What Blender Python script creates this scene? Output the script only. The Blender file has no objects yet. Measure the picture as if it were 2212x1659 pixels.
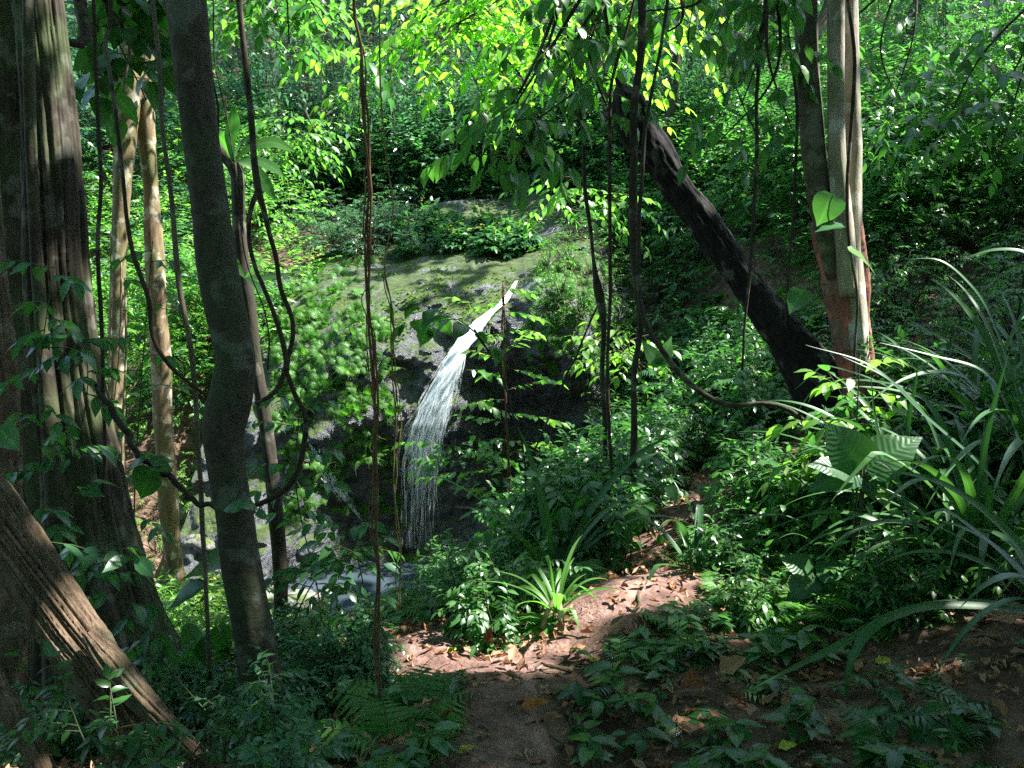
import bpy, math, random
import numpy as np
from mathutils import Vector
random.seed(11)
rng = np.random.default_rng(11)
SC = bpy.context.scene
COL = SC.collection

# ---------------------------------------------------------------- camera
CAMZ, PITCH, F = 1.6, math.radians(8.0), 1915.0        # F: focal length in pixels of a 2212 px wide frame
cd = bpy.data.cameras.new('camera'); cam = bpy.data.objects.new('camera', cd); COL.objects.link(cam)
cam.location = (0, 0, CAMZ); cam.rotation_euler = (math.pi/2 - PITCH, 0, 0)
cd.sensor_width = 36; cd.lens = 36*F/2212; cd.clip_start = .05; cd.clip_end = 300
SC.camera = cam

# ---------------------------------------------------------------- light
SUN_AZ, SUN_EL = math.radians(84), math.radians(57)
SUNV = np.array([math.sin(SUN_AZ)*math.cos(SUN_EL), math.cos(SUN_AZ)*math.cos(SUN_EL), math.sin(SUN_EL)])
w = bpy.data.worlds.new('World'); SC.world = w; w.use_nodes = True
nt = w.node_tree; nt.nodes.clear()
sky = nt.nodes.new('ShaderNodeTexSky'); sky.sky_type = 'NISHITA'; sky.sun_disc = False
sky.sun_elevation = SUN_EL; sky.sun_rotation = SUN_AZ
bg = nt.nodes.new('ShaderNodeBackground'); bg.inputs[1].default_value = .15
wo = nt.nodes.new('ShaderNodeOutputWorld')
nt.links.new(sky.outputs[0], bg.inputs[0]); nt.links.new(bg.outputs[0], wo.inputs[0])
sd = bpy.data.lights.new('sun', 'SUN'); sd.energy = 5; sd.angle = math.radians(.55); sd.color = (1, .97, .91)
so = bpy.data.objects.new('sun', sd); COL.objects.link(so)
so.rotation_euler = Vector(-SUNV).to_track_quat('-Z', 'Y').to_euler(); so.location = tuple(SUNV*60)
SC.view_settings.view_transform = 'Standard'; SC.view_settings.look = 'None'
SC.view_settings.exposure = 2.3; SC.view_settings.gamma = 1
cy = SC.cycles
cy.max_bounces = 5; cy.diffuse_bounces = 3; cy.glossy_bounces = 2; cy.transmission_bounces = 3
cy.transparent_max_bounces = 12; cy.sample_clamp_indirect = 4; cy.caustics_reflective = False; cy.caustics_refractive = False
try:
    cy.use_denoising = False; cy.use_adaptive_sampling = True; cy.adaptive_threshold = .01
except Exception: pass
SC.render.use_persistent_data = False

# ---------------------------------------------------------------- helpers
_c, _s = math.cos(PITCH), math.sin(PITCH)
def W(u, v, y):
    """world point seen at pixel (u, v) of the 2212x1659 view when it stands at distance y"""
    u = np.asarray(u, float); v = np.asarray(v, float); y = np.asarray(y, float)
    a = (u-1106)/F; b = (829.5-v)/F
    dy = _c + b*_s; dz = -_s + b*_c
    return np.stack([a/dy*y, y+0*a, CAMZ + dz/dy*y], -1)
UP = np.array([0, 0, 1.])
def nrm(a): return a/np.maximum(np.linalg.norm(a, axis=-1, keepdims=True), 1e-9)

def _hash(i, j, k, seed):
    n = (i*73856093) ^ (j*19349663) ^ (k*83492791) ^ (seed*2654435761 & 0x7fffffff)
    n = (n ^ (n >> 13))*1274126177 & 0x7fffffff
    n = (n ^ (n >> 16)) & 0xffff
    return n/65535.0
def noise(p, seed=0):
    p = np.asarray(p, float); i = np.floor(p).astype(np.int64); f = p-i; f = f*f*(3-2*f)
    out = 0
    for dx in (0, 1):
        for dy in (0, 1):
            for dz in (0, 1):
                wgt = (f[..., 0] if dx else 1-f[..., 0])*(f[..., 1] if dy else 1-f[..., 1])*(f[..., 2] if dz else 1-f[..., 2])
                out = out + wgt*_hash(i[..., 0]+dx, i[..., 1]+dy, i[..., 2]+dz, seed)
    return out*2-1
def fbm(p, o=4, seed=0):
    s = 0; a = 1
    for k in range(o):
        s = s + a*noise(np.asarray(p)*2**k+k*17.3, seed+k); a *= .5
    return s

def rbf(C, val, c=.6):
    C = np.array(C, float); n = len(C); val = np.array(val, float)
    r = np.sqrt(((C[:, None]-C[None])**2).sum(-1)+c*c)
    A = np.zeros((n+3, n+3)); A[:n, :n] = r+np.eye(n)*1e-3; A[:n, n] = 1; A[:n, n+1:] = C; A[n, :n] = 1; A[n+1:, :n] = C.T
    sol = np.linalg.solve(A, np.concatenate([val, [0, 0, 0]]))
    def f(X):
        X = np.asarray(X, float); sh = X.shape[:-1]; X = X.reshape(-1, 2); out = np.empty(len(X))
        for a in range(0, len(X), 20000):
            x = X[a:a+20000]; r = np.sqrt(((x[:, None]-C[None])**2).sum(-1)+c*c)
            out[a:a+20000] = r@sol[:n]+sol[n]+x@sol[n+1:]
        return out.reshape(sh)
    return f

class Geo:
    def __init__(s): s.V = []; s.T = []; s.A = []; s.n = 0
    def add(s, V, T, A):
        if len(V) == 0: return
        s.V.append(V); s.T.append(T+s.n); s.A.append(A); s.n += len(V)
    def build(s, name, mat, parent=None, smooth=True, base=None):
        V = np.concatenate(s.V); T = np.concatenate(s.T).astype(np.int32); A = np.concatenate(s.A)
        if parent is not None and base is None: base = np.array(parent.location)
        if base is not None: V = V-np.array(base)
        me = bpy.data.meshes.new(name)
        me.vertices.add(len(V)); me.vertices.foreach_set('co', V.astype(np.float32).ravel())
        m = len(T); me.loops.add(3*m); me.loops.foreach_set('vertex_index', T.ravel())
        me.polygons.add(m); me.polygons.foreach_set('loop_start', np.arange(0, 3*m, 3, dtype=np.int32))
        try: me.polygons.foreach_set('loop_total', np.full(m, 3, dtype=np.int32))
        except Exception: pass
        me.polygons.foreach_set('use_smooth', np.full(m, smooth, dtype=bool))
        at = me.attributes.new('leaf', 'FLOAT_VECTOR', 'POINT'); at.data.foreach_set('vector', A.astype(np.float32).ravel())
        me.update(calc_edges=True); me.materials.append(mat)
        o = bpy.data.objects.new(name, me); COL.objects.link(o)
        if parent is not None: o.parent = parent
        elif base is not None: o.location = tuple(base)
        return o

def tag(o, label=None, cat=None, group=None, kind=None):
    if label: o['label'] = label
    if cat: o['category'] = cat
    if group: o['group'] = group
    if kind: o['kind'] = kind
    return o
def thing(name, label, cat, loc=(0, 0, 0), group=None):
    o = bpy.data.objects.new(name, None); COL.objects.link(o); o.location = tuple(float(a) for a in loc)
    o.empty_display_size = .1
    return tag(o, label, cat, group)
def copy_thing(o, loc, rz=0, sc=1., label=None, group=None, tilt=(0, 0)):
    c = o.copy(); COL.objects.link(c); c.location = loc; c.rotation_euler = (tilt[0], tilt[1], rz); c.scale = (sc,)*3
    if label: c['label'] = label
    if group: c['group'] = group
    for ch in list(o.children):
        if ch.get('_skip'): continue
        d = ch.copy(); COL.objects.link(d); d.parent = c
    return c

# ---- leaf templates: length 1 along +Y, half width in x, normal +Z
def template(ts, ws, bend=.12, fold=.18, wave=0.):
    V = []; A = []; T = []
    rows = []
    for k, (t, wd) in enumerate(zip(ts, ws)):
        z = -bend*t*t
        wv = wave*(1 if k % 2 else -1)
        if wd == 0: rows.append([len(V)]); V.append((0, t, z)); A.append((0, t, 0))
        else:
            r = []
            for sx in (-1, 0, 1):
                r.append(len(V)); V.append((sx*wd, t-(.03 if sx else 0), z+(abs(sx)*fold*wd+sx*wv*wd))); A.append((sx, t, 0))
            rows.append(r)
    for a, b in zip(rows, rows[1:]):
        if len(a) == 1: T += [(a[0], b[1], b[0]), (a[0], b[2], b[1])]
        elif len(b) == 1: T += [(a[0], a[1], b[0]), (a[1], a[2], b[0])]
        else:
            for i in (0, 1): T += [(a[i], a[i+1], b[i+1]), (a[i], b[i+1], b[i])]
    return np.array(V, float), np.array(T), np.array(A, float)
LO = template([0, .42, 1], [0, .2, 0], .10, .25)
LOW = template([0, .4, .8, 1], [0, .26, .14, 0], .12, .2)
MID = template([0, .12, .35, .62, .85, 1], [0, .12, .22, .2, .08, 0], .22, .22)
HI = template([0, .06, .18, .32, .48, .64, .78, .9, 1], [0, .07, .17, .225, .235, .2, .13, .05, 0], .3, .2, .05)
WIDE = template([0, .03, .14, .3, .5, .7, .87, 1], [0, .2, .34, .38, .34, .24, .1, 0], .3, .12, .04)
PIN = template([0, .1, .5, 1], [0, .09, .075, 0], .15, .1)
DEAD = template([0, .1, .3, .55, .8, 1], [0, .15, .26, .24, .12, 0], -.25, .9, .35)

def rotmat(D, N):
    y = nrm(D); x = nrm(np.cross(y, N)); z = np.cross(x, y)
    return np.stack([x, y, z], -1)
def leaves(geo, tp, P, D, N, S, R=None, wmul=None):
    P = np.asarray(P, float).reshape(-1, 3); D = np.asarray(D, float); n = max(len(P), len(D) if D.ndim == 2 else 1)
    if len(P) == 0: return
    P = np.broadcast_to(P, (n, 3)); D = np.broadcast_to(D, (n, 3)); N = np.broadcast_to(N, (n, 3)); S = np.broadcast_to(S, (n,))
    M = rotmat(D, N); V0, T0, A0 = tp; k = len(V0)
    TV = np.broadcast_to(V0, (n, k, 3)).copy()
    if wmul is not None: TV[:, :, 0] *= np.broadcast_to(wmul, (n,))[:, None]
    V = np.einsum('nij,nkj->nki', M, TV)*S[:, None, None]+P[:, None]
    A = np.broadcast_to(A0, (n, k, 3)).copy(); A[:, :, 2] = (rng.random(n) if R is None else np.broadcast_to(R, (n,)))[:, None]
    T = T0[None]+(np.arange(n)*k)[:, None, None]
    geo.add(V.reshape(-1, 3), T.reshape(-1, 3), A.reshape(-1, 3))

def smooth_path(P, R, m):
    P = np.array(P, float); R = np.array(R, float)
    if len(P) < 3:
        t = np.linspace(0, 1, m)[:, None]; return P[0]*(1-t)+P[-1]*t, (R[0]*(1-t)+R[-1]*t)[:, 0]
    Q = np.column_stack([P, R]); d = np.concatenate([[0], np.cumsum(np.linalg.norm(np.diff(P, axis=0), axis=1)+1e-6)])
    t = np.linspace(0, d[-1], m); i = np.clip(np.searchsorted(d, t, 'right')-1, 0, len(P)-2)
    tt = ((t-d[i])/(d[i+1]-d[i]))[:, None]; h = (d[i+1]-d[i])[:, None]
    mm = np.gradient(Q, d, axis=0)
    o = (2*tt**3-3*tt**2+1)*Q[i]+(tt**3-2*tt**2+tt)*h*mm[i]+(-2*tt**3+3*tt**2)*Q[i+1]+(tt**3-tt**2)*h*mm[i+1]
    return o[:, :3], np.maximum(o[:, 3], 1e-4)
def tube(geo, P, R, sides=6, rings=None, disp=None, caps=True, rnd=None):
    P = np.array(P, float); R = np.broadcast_to(np.array(R, float), (len(P),))
    if rings is None: rings = max(4, len(P)*3)
    C, rr = smooth_path(P, R, rings)
    Tn = nrm(np.gradient(C, axis=0)); n = len(C)
    X = np.empty((n, 3)); a = np.array([1., 0, 0]) if abs(Tn[0][0]) < .8 else np.array([0, 1., 0])
    x = nrm(a-Tn[0]*(a@Tn[0]))
    for i in range(n):
        x = nrm(x-Tn[i]*(x@Tn[i])); X[i] = x
    Y = np.cross(Tn, X)
    th = np.linspace(0, 2*math.pi, sides, endpoint=False)
    L = np.concatenate([[0], np.cumsum(np.linalg.norm(np.diff(C, axis=0), axis=1))])
    rad = rr[:, None]*np.ones((n, sides))
    if disp is not None: rad = rad*(1+disp(th[None, :]+0*rad, L[:, None]+0*rad))
    V = C[:, None]+rad[..., None]*(np.cos(th)[None, :, None]*X[:, None]+np.sin(th)[None, :, None]*Y[:, None])
    V = V.reshape(-1, 3)
    rv = random.random() if rnd is None else rnd
    A = np.stack([np.tile(th/(2*math.pi), n), np.repeat(L, sides), np.full(n*sides, rv)], -1)
    i, j = np.meshgrid(np.arange(n-1), np.arange(sides), indexing='ij'); j2 = (j+1) % sides
    a, b, c, d = i*sides+j, i*sides+j2, (i+1)*sides+j2, (i+1)*sides+j
    T = np.concatenate([np.stack([a, b, c], -1).reshape(-1, 3), np.stack([a, c, d], -1).reshape(-1, 3)])
    if caps:
        V = np.concatenate([V, C[:1], C[-1:]]); A = np.concatenate([A, A[:1], A[-1:]]); k = n*sides
        jj = np.arange(sides); j2 = (jj+1) % sides
        T = np.concatenate([T, np.stack([j2, jj, np.full(sides, k)], -1), np.stack([(n-1)*sides+jj, (n-1)*sides+j2, np.full(sides, k+1)], -1)])
    geo.add(V, T, A)
    return C
def ribbon(geo, P, Wd, N, fold=.25, rnd=None, rings=14):
    """long blade: path P, half widths Wd, folded along the midrib"""
    C, ww = smooth_path(P, Wd, rings)
    Tn = nrm(np.gradient(C, axis=0)); n = len(C)
    Nn = np.broadcast_to(np.array(N, float), (n, 3)); X = nrm(np.cross(Tn, Nn)); Z = np.cross(X, Tn)
    rows = [C-X*ww[:, None]+Z*(fold*ww)[:, None], C, C+X*ww[:, None]+Z*(fold*ww)[:, None]]
    V = np.stack(rows, 1).reshape(-1, 3); rv = random.random() if rnd is None else rnd
    A = np.stack([np.tile([-1, 0, 1], n), np.repeat(np.linspace(0, 1, n), 3), np.full(3*n, rv)], -1)
    T = []
    for i in range(n-1):
        for k in (0, 1):
            a = 3*i+k; T += [(a, a+1, a+4), (a, a+4, a+3)]
    geo.add(V, np.array(T), A)

# ---------------------------------------------------------------- materials
def newmat(name):
    m = bpy.data.materials.new(name); m.use_nodes = True; t = m.node_tree; t.nodes.clear()
    o = t.nodes.new('ShaderNodeOutputMaterial')
    def N(k, **kw):
        n = t.nodes.new(k)
        for a, b in kw.items(): setattr(n, a, b)
        return n
    return m, t, o, N
def ramp(N, stops):
    r = N('ShaderNodeValToRGB'); e = r.color_ramp.elements
    while len(e) < len(stops): e.new(.5)
    for x, (p, c) in zip(e, stops): x.position = p; x.color = (*c, 1)
    return r
def leafmat(name, cols, tr=.42, rough=.34, tmul=(2.4, 2.9, 1.1), spec=.5, veins=0.):
    m, t, o, N = newmat(name); L = t.links.new
    at = N('ShaderNodeAttribute', attribute_name='leaf'); sp = N('ShaderNodeSeparateXYZ'); L(at.outputs['Vector'], sp.inputs[0])
    oi = N('ShaderNodeObjectInfo'); ad = N('ShaderNodeMath', operation='MULTIPLY_ADD'); ad.inputs[1].default_value = .45
    L(oi.outputs['Random'], ad.inputs[0]); mu = N('ShaderNodeMath', operation='MULTIPLY'); mu.inputs[1].default_value = .55
    L(sp.outputs[2], mu.inputs[0]); L(mu.outputs[0], ad.inputs[2])
    r = ramp(N, [(.93*i/(len(cols)-1), c) for i, c in enumerate(cols)]+([(1., tuple(a*b for a, b in zip(cols[-1], (3.2, 1.5, .8))))] if 'leaf_' in name and name not in ('dead_leaf',) else [(1., cols[-1])])); L(ad.outputs[0], r.inputs[0])
    # blotches and the pale midrib of the blade itself
    ab = N('ShaderNodeMath', operation='ABSOLUTE'); L(sp.outputs[0], ab.inputs[0])
    mr = N('ShaderNodeMapRange'); mr.inputs[1].default_value = 0; mr.inputs[2].default_value = .22; mr.inputs[3].default_value = 1.35; mr.inputs[4].default_value = .94
    L(ab.outputs[0], mr.inputs[0])
    vm = N('ShaderNodeVectorMath', operation='SCALE'); L(r.outputs[0], vm.inputs[0]); L(mr.outputs[0], vm.inputs['Scale'])
    col = vm.outputs[0]
    p = N('ShaderNodeBsdfPrincipled'); p.inputs['Roughness'].default_value = rough; p.inputs['Specular IOR Level'].default_value = spec
    L(col, p.inputs['Base Color'])
    tv = N('ShaderNodeVectorMath', operation='MULTIPLY'); tv.inputs[1].default_value = tmul; L(col, tv.inputs[0])
    ts = N('ShaderNodeBsdfTranslucent'); L(tv.outputs[0], ts.inputs[0])
    mx = N('ShaderNodeMixShader'); mx.inputs[0].default_value = tr; L(p.outputs[0], mx.inputs[1]); L(ts.outputs[0], mx.inputs[2])
    if veins:
        # side veins: a rib pattern slanting from the midrib
        a1 = N('ShaderNodeMath', operation='MULTIPLY_ADD'); a1.inputs[1].default_value = -.22; L(ab.outputs[0], a1.inputs[0]); L(sp.outputs[1], a1.inputs[2])
        a2 = N('ShaderNodeMath', operation='MULTIPLY'); a2.inputs[1].default_value = 70; L(a1.outputs[0], a2.inputs[0])
        a3 = N('ShaderNodeMath', operation='SINE'); L(a2.outputs[0], a3.inputs[0])
        b = N('ShaderNodeBump'); b.inputs['Strength'].default_value = veins; b.inputs['Distance'].default_value = .01
        L(a3.outputs[0], b.inputs['Height']); L(b.outputs[0], p.inputs['Normal'])
    L(mx.outputs[0], o.inputs[0]); return m
LM = {
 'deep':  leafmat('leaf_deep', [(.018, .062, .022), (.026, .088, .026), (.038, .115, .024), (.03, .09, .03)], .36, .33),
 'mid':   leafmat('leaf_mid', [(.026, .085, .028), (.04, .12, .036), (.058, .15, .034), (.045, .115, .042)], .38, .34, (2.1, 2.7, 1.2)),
 'bright': leafmat('leaf_bright', [(.045, .135, .03), (.07, .18, .035), (.10, .21, .036), (.14, .225, .03)], .46, .4, (2.2, 2.8, 1.3)),  # lighter, yellower greens put sunlight into the colour of sunlit plants
 'glow':  leafmat('leaf_glow', [(.072, .19, .024), (.105, .23, .027), (.15, .265, .03)], .68, .4, (2.8, 3.4, 1.6)),  # raised colour and translucency put strong backlight into these leaves
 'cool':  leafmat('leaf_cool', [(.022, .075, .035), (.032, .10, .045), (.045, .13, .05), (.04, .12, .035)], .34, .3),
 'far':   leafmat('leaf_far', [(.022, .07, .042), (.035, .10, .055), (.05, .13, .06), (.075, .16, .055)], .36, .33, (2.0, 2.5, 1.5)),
 'fern':  leafmat('leaf_fern', [(.035, .115, .022), (.05, .15, .022), (.075, .19, .022)], .4, .5, spec=.3),
 'strap': leafmat('leaf_strap', [(.022, .07, .03), (.035, .10, .032), (.05, .125, .035)], .22, .42, veins=0., spec=.3),
 'big':   leafmat('leaf_big', [(.018, .058, .028), (.026, .08, .03), (.035, .10, .03)], .3, .34, veins=.14),
 'moss':  leafmat('moss_leaf', [(.03, .07, .014), (.05, .10, .016), (.08, .14, .018)], .25, .7, spec=.2),
 'dead':  leafmat('dead_leaf', [(.11, .05, .024), (.19, .09, .045), (.27, .15, .08), (.33, .20, .13), (.22, .075, .02)], .15, .6, (1.2, 1.0, .8), .25),
 'yellow': leafmat('yellow_leaf', [(.40, .42, .04), (.46, .47, .05)], .3, .5, (1.2, 1.1, .8)),
 'orange': leafmat('orange_leaf', [(.36, .12, .02), (.42, .16, .03)], .25, .5, (1.2, 1.0, .8)),
}
def barkmat(name, c1, c2, moss=(.05, .09, .02), mossamt=.35, sc=(14, 14, 2.5), bump=.6, rough=.85, blotch=(.32, .33, .27), blotchamt=.2):
    m, t, o, N = newmat(name); L = t.links.new
    tc = N('ShaderNodeTexCoord'); mp = N('ShaderNodeMapping'); mp.inputs['Scale'].default_value = sc; L(tc.outputs['Object'], mp.inputs[0])
    n1 = N('ShaderNodeTexNoise'); n1.inputs['Scale'].default_value = 1; n1.inputs['Detail'].default_value = 8; n1.inputs['Roughness'].default_value = .65; L(mp.outputs[0], n1.inputs[0])
    r = ramp(N, [(.3, c1), (.7, c2)]); L(n1.outputs[0], r.inputs[0])
    n2 = N('ShaderNodeTexNoise'); n2.inputs['Scale'].default_value = 3.2; n2.inputs['Detail'].default_value = 6; L(tc.outputs['Object'], n2.inputs[0])
    g2 = ramp(N, [(.5-.05, (0, 0, 0)), (.62, (1, 1, 1))]); L(n2.outputs[0], g2.inputs[0])
    mm = N('ShaderNodeMath', operation='MULTIPLY'); mm.inputs[1].default_value = mossamt; L(g2.outputs[0], mm.inputs[0])
    mx = N('ShaderNodeMix', data_type='RGBA'); L(mm.outputs[0], mx.inputs[0]); L(r.outputs[0], mx.inputs[6]); mx.inputs[7].default_value = (*moss, 1)
    n3 = N('ShaderNodeTexNoise'); n3.inputs['Scale'].default_value = 7; n3.inputs['Detail'].default_value = 5; L(tc.outputs['Object'], n3.inputs[0])
    g3 = ramp(N, [(.56, (0, 0, 0)), (.62, (1, 1, 1))]); L(n3.outputs[0], g3.inputs[0])
    m3 = N('ShaderNodeMath', operation='MULTIPLY'); m3.inputs[1].default_value = blotchamt; L(g3.outputs[0], m3.inputs[0])
    mx2 = N('ShaderNodeMix', data_type='RGBA'); L(m3.outputs[0], mx2.inputs[0]); L(mx.outputs[2], mx2.inputs[6]); mx2.inputs[7].default_value = (*blotch, 1)
    p = N('ShaderNodeBsdfPrincipled'); p.inputs['Roughness'].default_value = rough; L(mx2.outputs[2], p.inputs['Base Color'])
    p.inputs['Specular IOR Level'].default_value = .25
    b = N('ShaderNodeBump'); b.inputs['Strength'].default_value = bump; b.inputs['Distance'].default_value = .02
    L(n1.outputs[0], b.inputs['Height']); L(b.outputs[0], p.inputs['Normal']); L(p.outputs[0], o.inputs[0]); return m
BM = {
 'brown': barkmat('bark_brown', (.04, .027, .017), (.19, .13, .085), (.07, .085, .03), .4, (34, 34, 9), 1.),
 'grey':  barkmat('bark_grey', (.02, .017, .012), (.072, .056, .04), (.06, .10, .03), .5, (16, 16, 5), .5),
 'dark':  barkmat('bark_dark', (.02, .016, .013), (.05, .04, .03), (.03, .045, .015), .3, (20, 20, 5), .7),
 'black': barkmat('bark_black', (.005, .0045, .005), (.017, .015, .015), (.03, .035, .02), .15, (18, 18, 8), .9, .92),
 'vine':  barkmat('bark_vine', (.02, .014, .01), (.06, .04, .026), (.04, .06, .02), .2, (40, 40, 8), .5),
 'pole':  barkmat('bark_pole', (.07, .055, .04), (.14, .11, .085), (.06, .09, .03), .2, (40, 40, 6), .5),
 'red':   barkmat('bark_red', (.06, .03, .016), (.19, .095, .05), (.08, .07, .03), .2, (60, 60, 8), .5),
 'root':  barkmat('bark_root', (.12, .09, .03), (.26, .20, .08), (.08, .12, .03), .3, (60, 60, 8), .4),
 'pale':  barkmat('bark_pale', (.06, .04, .024), (.28, .20, .12), (.10, .13, .035), .5, (14, 14, 4), .5, blotch=(.5, .48, .4), blotchamt=.5),
 'multistem_lit': barkmat('bark_stem_sunlit', (.15, .12, .09), (.40, .36, .30), (.14, .17, .06), .4, (12, 12, 3), .6, blotch=(.5, .5, .44), blotchamt=.5),  # lighter bark puts sunlight into the colour of the two right stems
 'multibase': barkmat('bark_multi_base', (.09, .05, .035), (.28, .18, .14), (.30, .09, .065), .6, (12, 12, 4), .8, blotch=(.45, .13, .09), blotchamt=.75),
 'stem':  barkmat('green_stem', (.03, .05, .02), (.07, .08, .035), (.04, .07, .02), .3, (50, 50, 10), .2),
 'multi': barkmat('bark_multi', (.08, .055, .036), (.24, .18, .13), (.12, .15, .05), .55, (12, 12, 3), .6, blotch=(.45, .45, .38), blotchamt=.45),
}
def rockmat(name, dark, light, moss, mlo, mhi, wet=.45, mossnoise=1.6):
    m, t, o, N = newmat(name); L = t.links.new
    tc = N('ShaderNodeTexCoord'); ge = N('ShaderNodeNewGeometry')
    n1 = N('ShaderNodeTexNoise'); n1.inputs['Scale'].default_value = 4; n1.inputs['Detail'].default_value = 12; n1.inputs['Roughness'].default_value = .7; L(tc.outputs['Object'], n1.inputs[0])
    r = ramp(N, [(.32, dark), (.5, tuple((a+b)/2 for a, b in zip(dark, light))), (.7, light)]); L(n1.outputs[0], r.inputs[0])
    sp = N('ShaderNodeSeparateXYZ'); L(ge.outputs['Normal'], sp.inputs[0])
    n2 = N('ShaderNodeTexNoise'); n2.inputs['Scale'].default_value = mossnoise; n2.inputs['Detail'].default_value = 9; n2.inputs['Roughness'].default_value = .68; L(tc.outputs['Object'], n2.inputs[0])
    a = N('ShaderNodeMath', operation='MULTIPLY_ADD'); a.inputs[1].default_value = .35; L(sp.outputs[2], a.inputs[0]); L(n2.outputs[0], a.inputs[2])
    mr = N('ShaderNodeMapRange'); mr.inputs[1].default_value = mlo; mr.inputs[2].default_value = mhi; L(a.outputs[0], mr.inputs[0])
    n4 = N('ShaderNodeTexNoise'); n4.inputs['Scale'].default_value = 9; n4.inputs['Detail'].default_value = 6; L(tc.outputs['Object'], n4.inputs[0])
    r4 = ramp(N, [(.35, tuple(.45*c for c in moss)), (.65, moss)]); L(n4.outputs[0], r4.inputs[0])
    mx = N('ShaderNodeMix', data_type='RGBA'); L(mr.outputs[0], mx.inputs[0]); L(r.outputs[0], mx.inputs[6]); L(r4.outputs[0], mx.inputs[7])
    p = N('ShaderNodeBsdfPrincipled'); L(mx.outputs[2], p.inputs['Base Color'])
    rr = N('ShaderNodeMapRange'); rr.inputs[3].default_value = wet; rr.inputs[4].default_value = .95; L(mr.outputs[0], rr.inputs[0]); L(rr.outputs[0], p.inputs['Roughness'])
    b = N('ShaderNodeBump'); b.inputs['Strength'].default_value = .8; b.inputs['Distance'].default_value = .1
    n3 = N('ShaderNodeTexNoise'); n3.inputs['Scale'].default_value = 14; n3.inputs['Detail'].default_value = 10; n3.inputs['Roughness'].default_value = .7; L(tc.outputs['Object'], n3.inputs[0])
    L(n3.outputs[0], b.inputs['Height']); L(b.outputs[0], p.inputs['Normal']); L(p.outputs[0], o.inputs[0]); return m
M_ROCK = rockmat('wet_rock', (.016, .018, .023), (.125, .13, .15), (.055, .09, .018), .68, .80, .33, 1.6)
M_BOULDER = rockmat('boulder_rock', (.06, .06, .055), (.34, .33, .30), (.10, .15, .03), .78, .9, .7)
def soilmat(name, a_, b_, c_, bump=.7):
    m, t, o, N = newmat(name); L = t.links.new
    tc = N('ShaderNodeTexCoord')
    n1 = N('ShaderNodeTexNoise'); n1.inputs['Scale'].default_value = 5; n1.inputs['Detail'].default_value = 12; n1.inputs['Roughness'].default_value = .72; L(tc.outputs['Object'], n1.inputs[0])
    r = ramp(N, [(.33, a_), (.5, b_), (.68, c_)]); L(n1.outputs[0], r.inputs[0])
    v = N('ShaderNodeTexNoise'); v.inputs['Scale'].default_value = 45; v.inputs['Detail'].default_value = 6; L(tc.outputs['Object'], v.inputs[0])
    b = N('ShaderNodeBump'); b.inputs['Strength'].default_value = bump; b.inputs['Distance'].default_value = .02
    ad = N('ShaderNodeMath', operation='ADD'); L(n1.outputs[0], ad.inputs[0]); L(v.outputs[0], ad.inputs[1]); L(ad.outputs[0], b.inputs['Height'])
    p = N('ShaderNodeBsdfPrincipled'); p.inputs['Roughness'].default_value = .9; p.inputs['Specular IOR Level'].default_value = .2
    L(r.outputs[0], p.inputs['Base Color']); L(b.outputs[0], p.inputs['Normal']); L(p.outputs[0], o.inputs[0]); return m
M_SOIL = soilmat('forest_soil', (.03, .018, .012), (.085, .052, .036), (.2, .13, .095))
M_PATH = soilmat('path_earth', (.05, .030, .025), (.14, .08, .065), (.30, .19, .165), .9)
def watermat():
    m, t, o, N = newmat('pool_water'); L = t.links.new
    p = N('ShaderNodeBsdfPrincipled'); p.inputs['Base Color'].default_value = (.035, .05, .065, 1); p.inputs['Roughness'].default_value = .1
    tc = N('ShaderNodeTexCoord'); n = N('ShaderNodeTexNoise'); n.inputs['Scale'].default_value = 7; n.inputs['Detail'].default_value = 3; L(tc.outputs['Object'], n.inputs[0])
    b = N('ShaderNodeBump'); b.inputs['Strength'].default_value = .14; b.inputs['Distance'].default_value = .04
    L(n.outputs[0], b.inputs['Height']); L(b.outputs[0], p.inputs['Normal']); L(p.outputs[0], o.inputs[0]); return m
M_WATER = watermat()
def fallmat():
    m, t, o, N = newmat('falling_water'); L = t.links.new
    at = N('ShaderNodeAttribute', attribute_name='leaf'); mp = N('ShaderNodeMapping'); mp.inputs['Scale'].default_value = (1.6, 16, 37); L(at.outputs['Vector'], mp.inputs[0])
    n = N('ShaderNodeTexNoise'); n.inputs['Scale'].default_value = 1; n.inputs['Detail'].default_value = 4; L(mp.outputs[0], n.inputs[0])
    g = ramp(N, [(.38, (.0, .0, .0)), (.58, (.95, .95, .95))]); L(n.outputs[0], g.inputs[0])
    d = N('ShaderNodeBsdfPrincipled'); d.inputs['Base Color'].default_value = (.9, .94, 1, 1); d.inputs['Roughness'].default_value = .3
    ts = N('ShaderNodeBsdfTranslucent'); ts.inputs[0].default_value = (.9, .95, 1, 1)
    m1 = N('ShaderNodeMixShader'); m1.inputs[0].default_value = .45; L(d.outputs[0], m1.inputs[1]); L(ts.outputs[0], m1.inputs[2])
    tp = N('ShaderNodeBsdfTransparent'); m2 = N('ShaderNodeMixShader'); L(g.outputs[0], m2.inputs[0]); L(tp.outputs[0], m2.inputs[1]); L(m1.outputs[0], m2.inputs[2])
    L(m2.outputs[0], o.inputs[0]); return m
M_FALL = fallmat()
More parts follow.
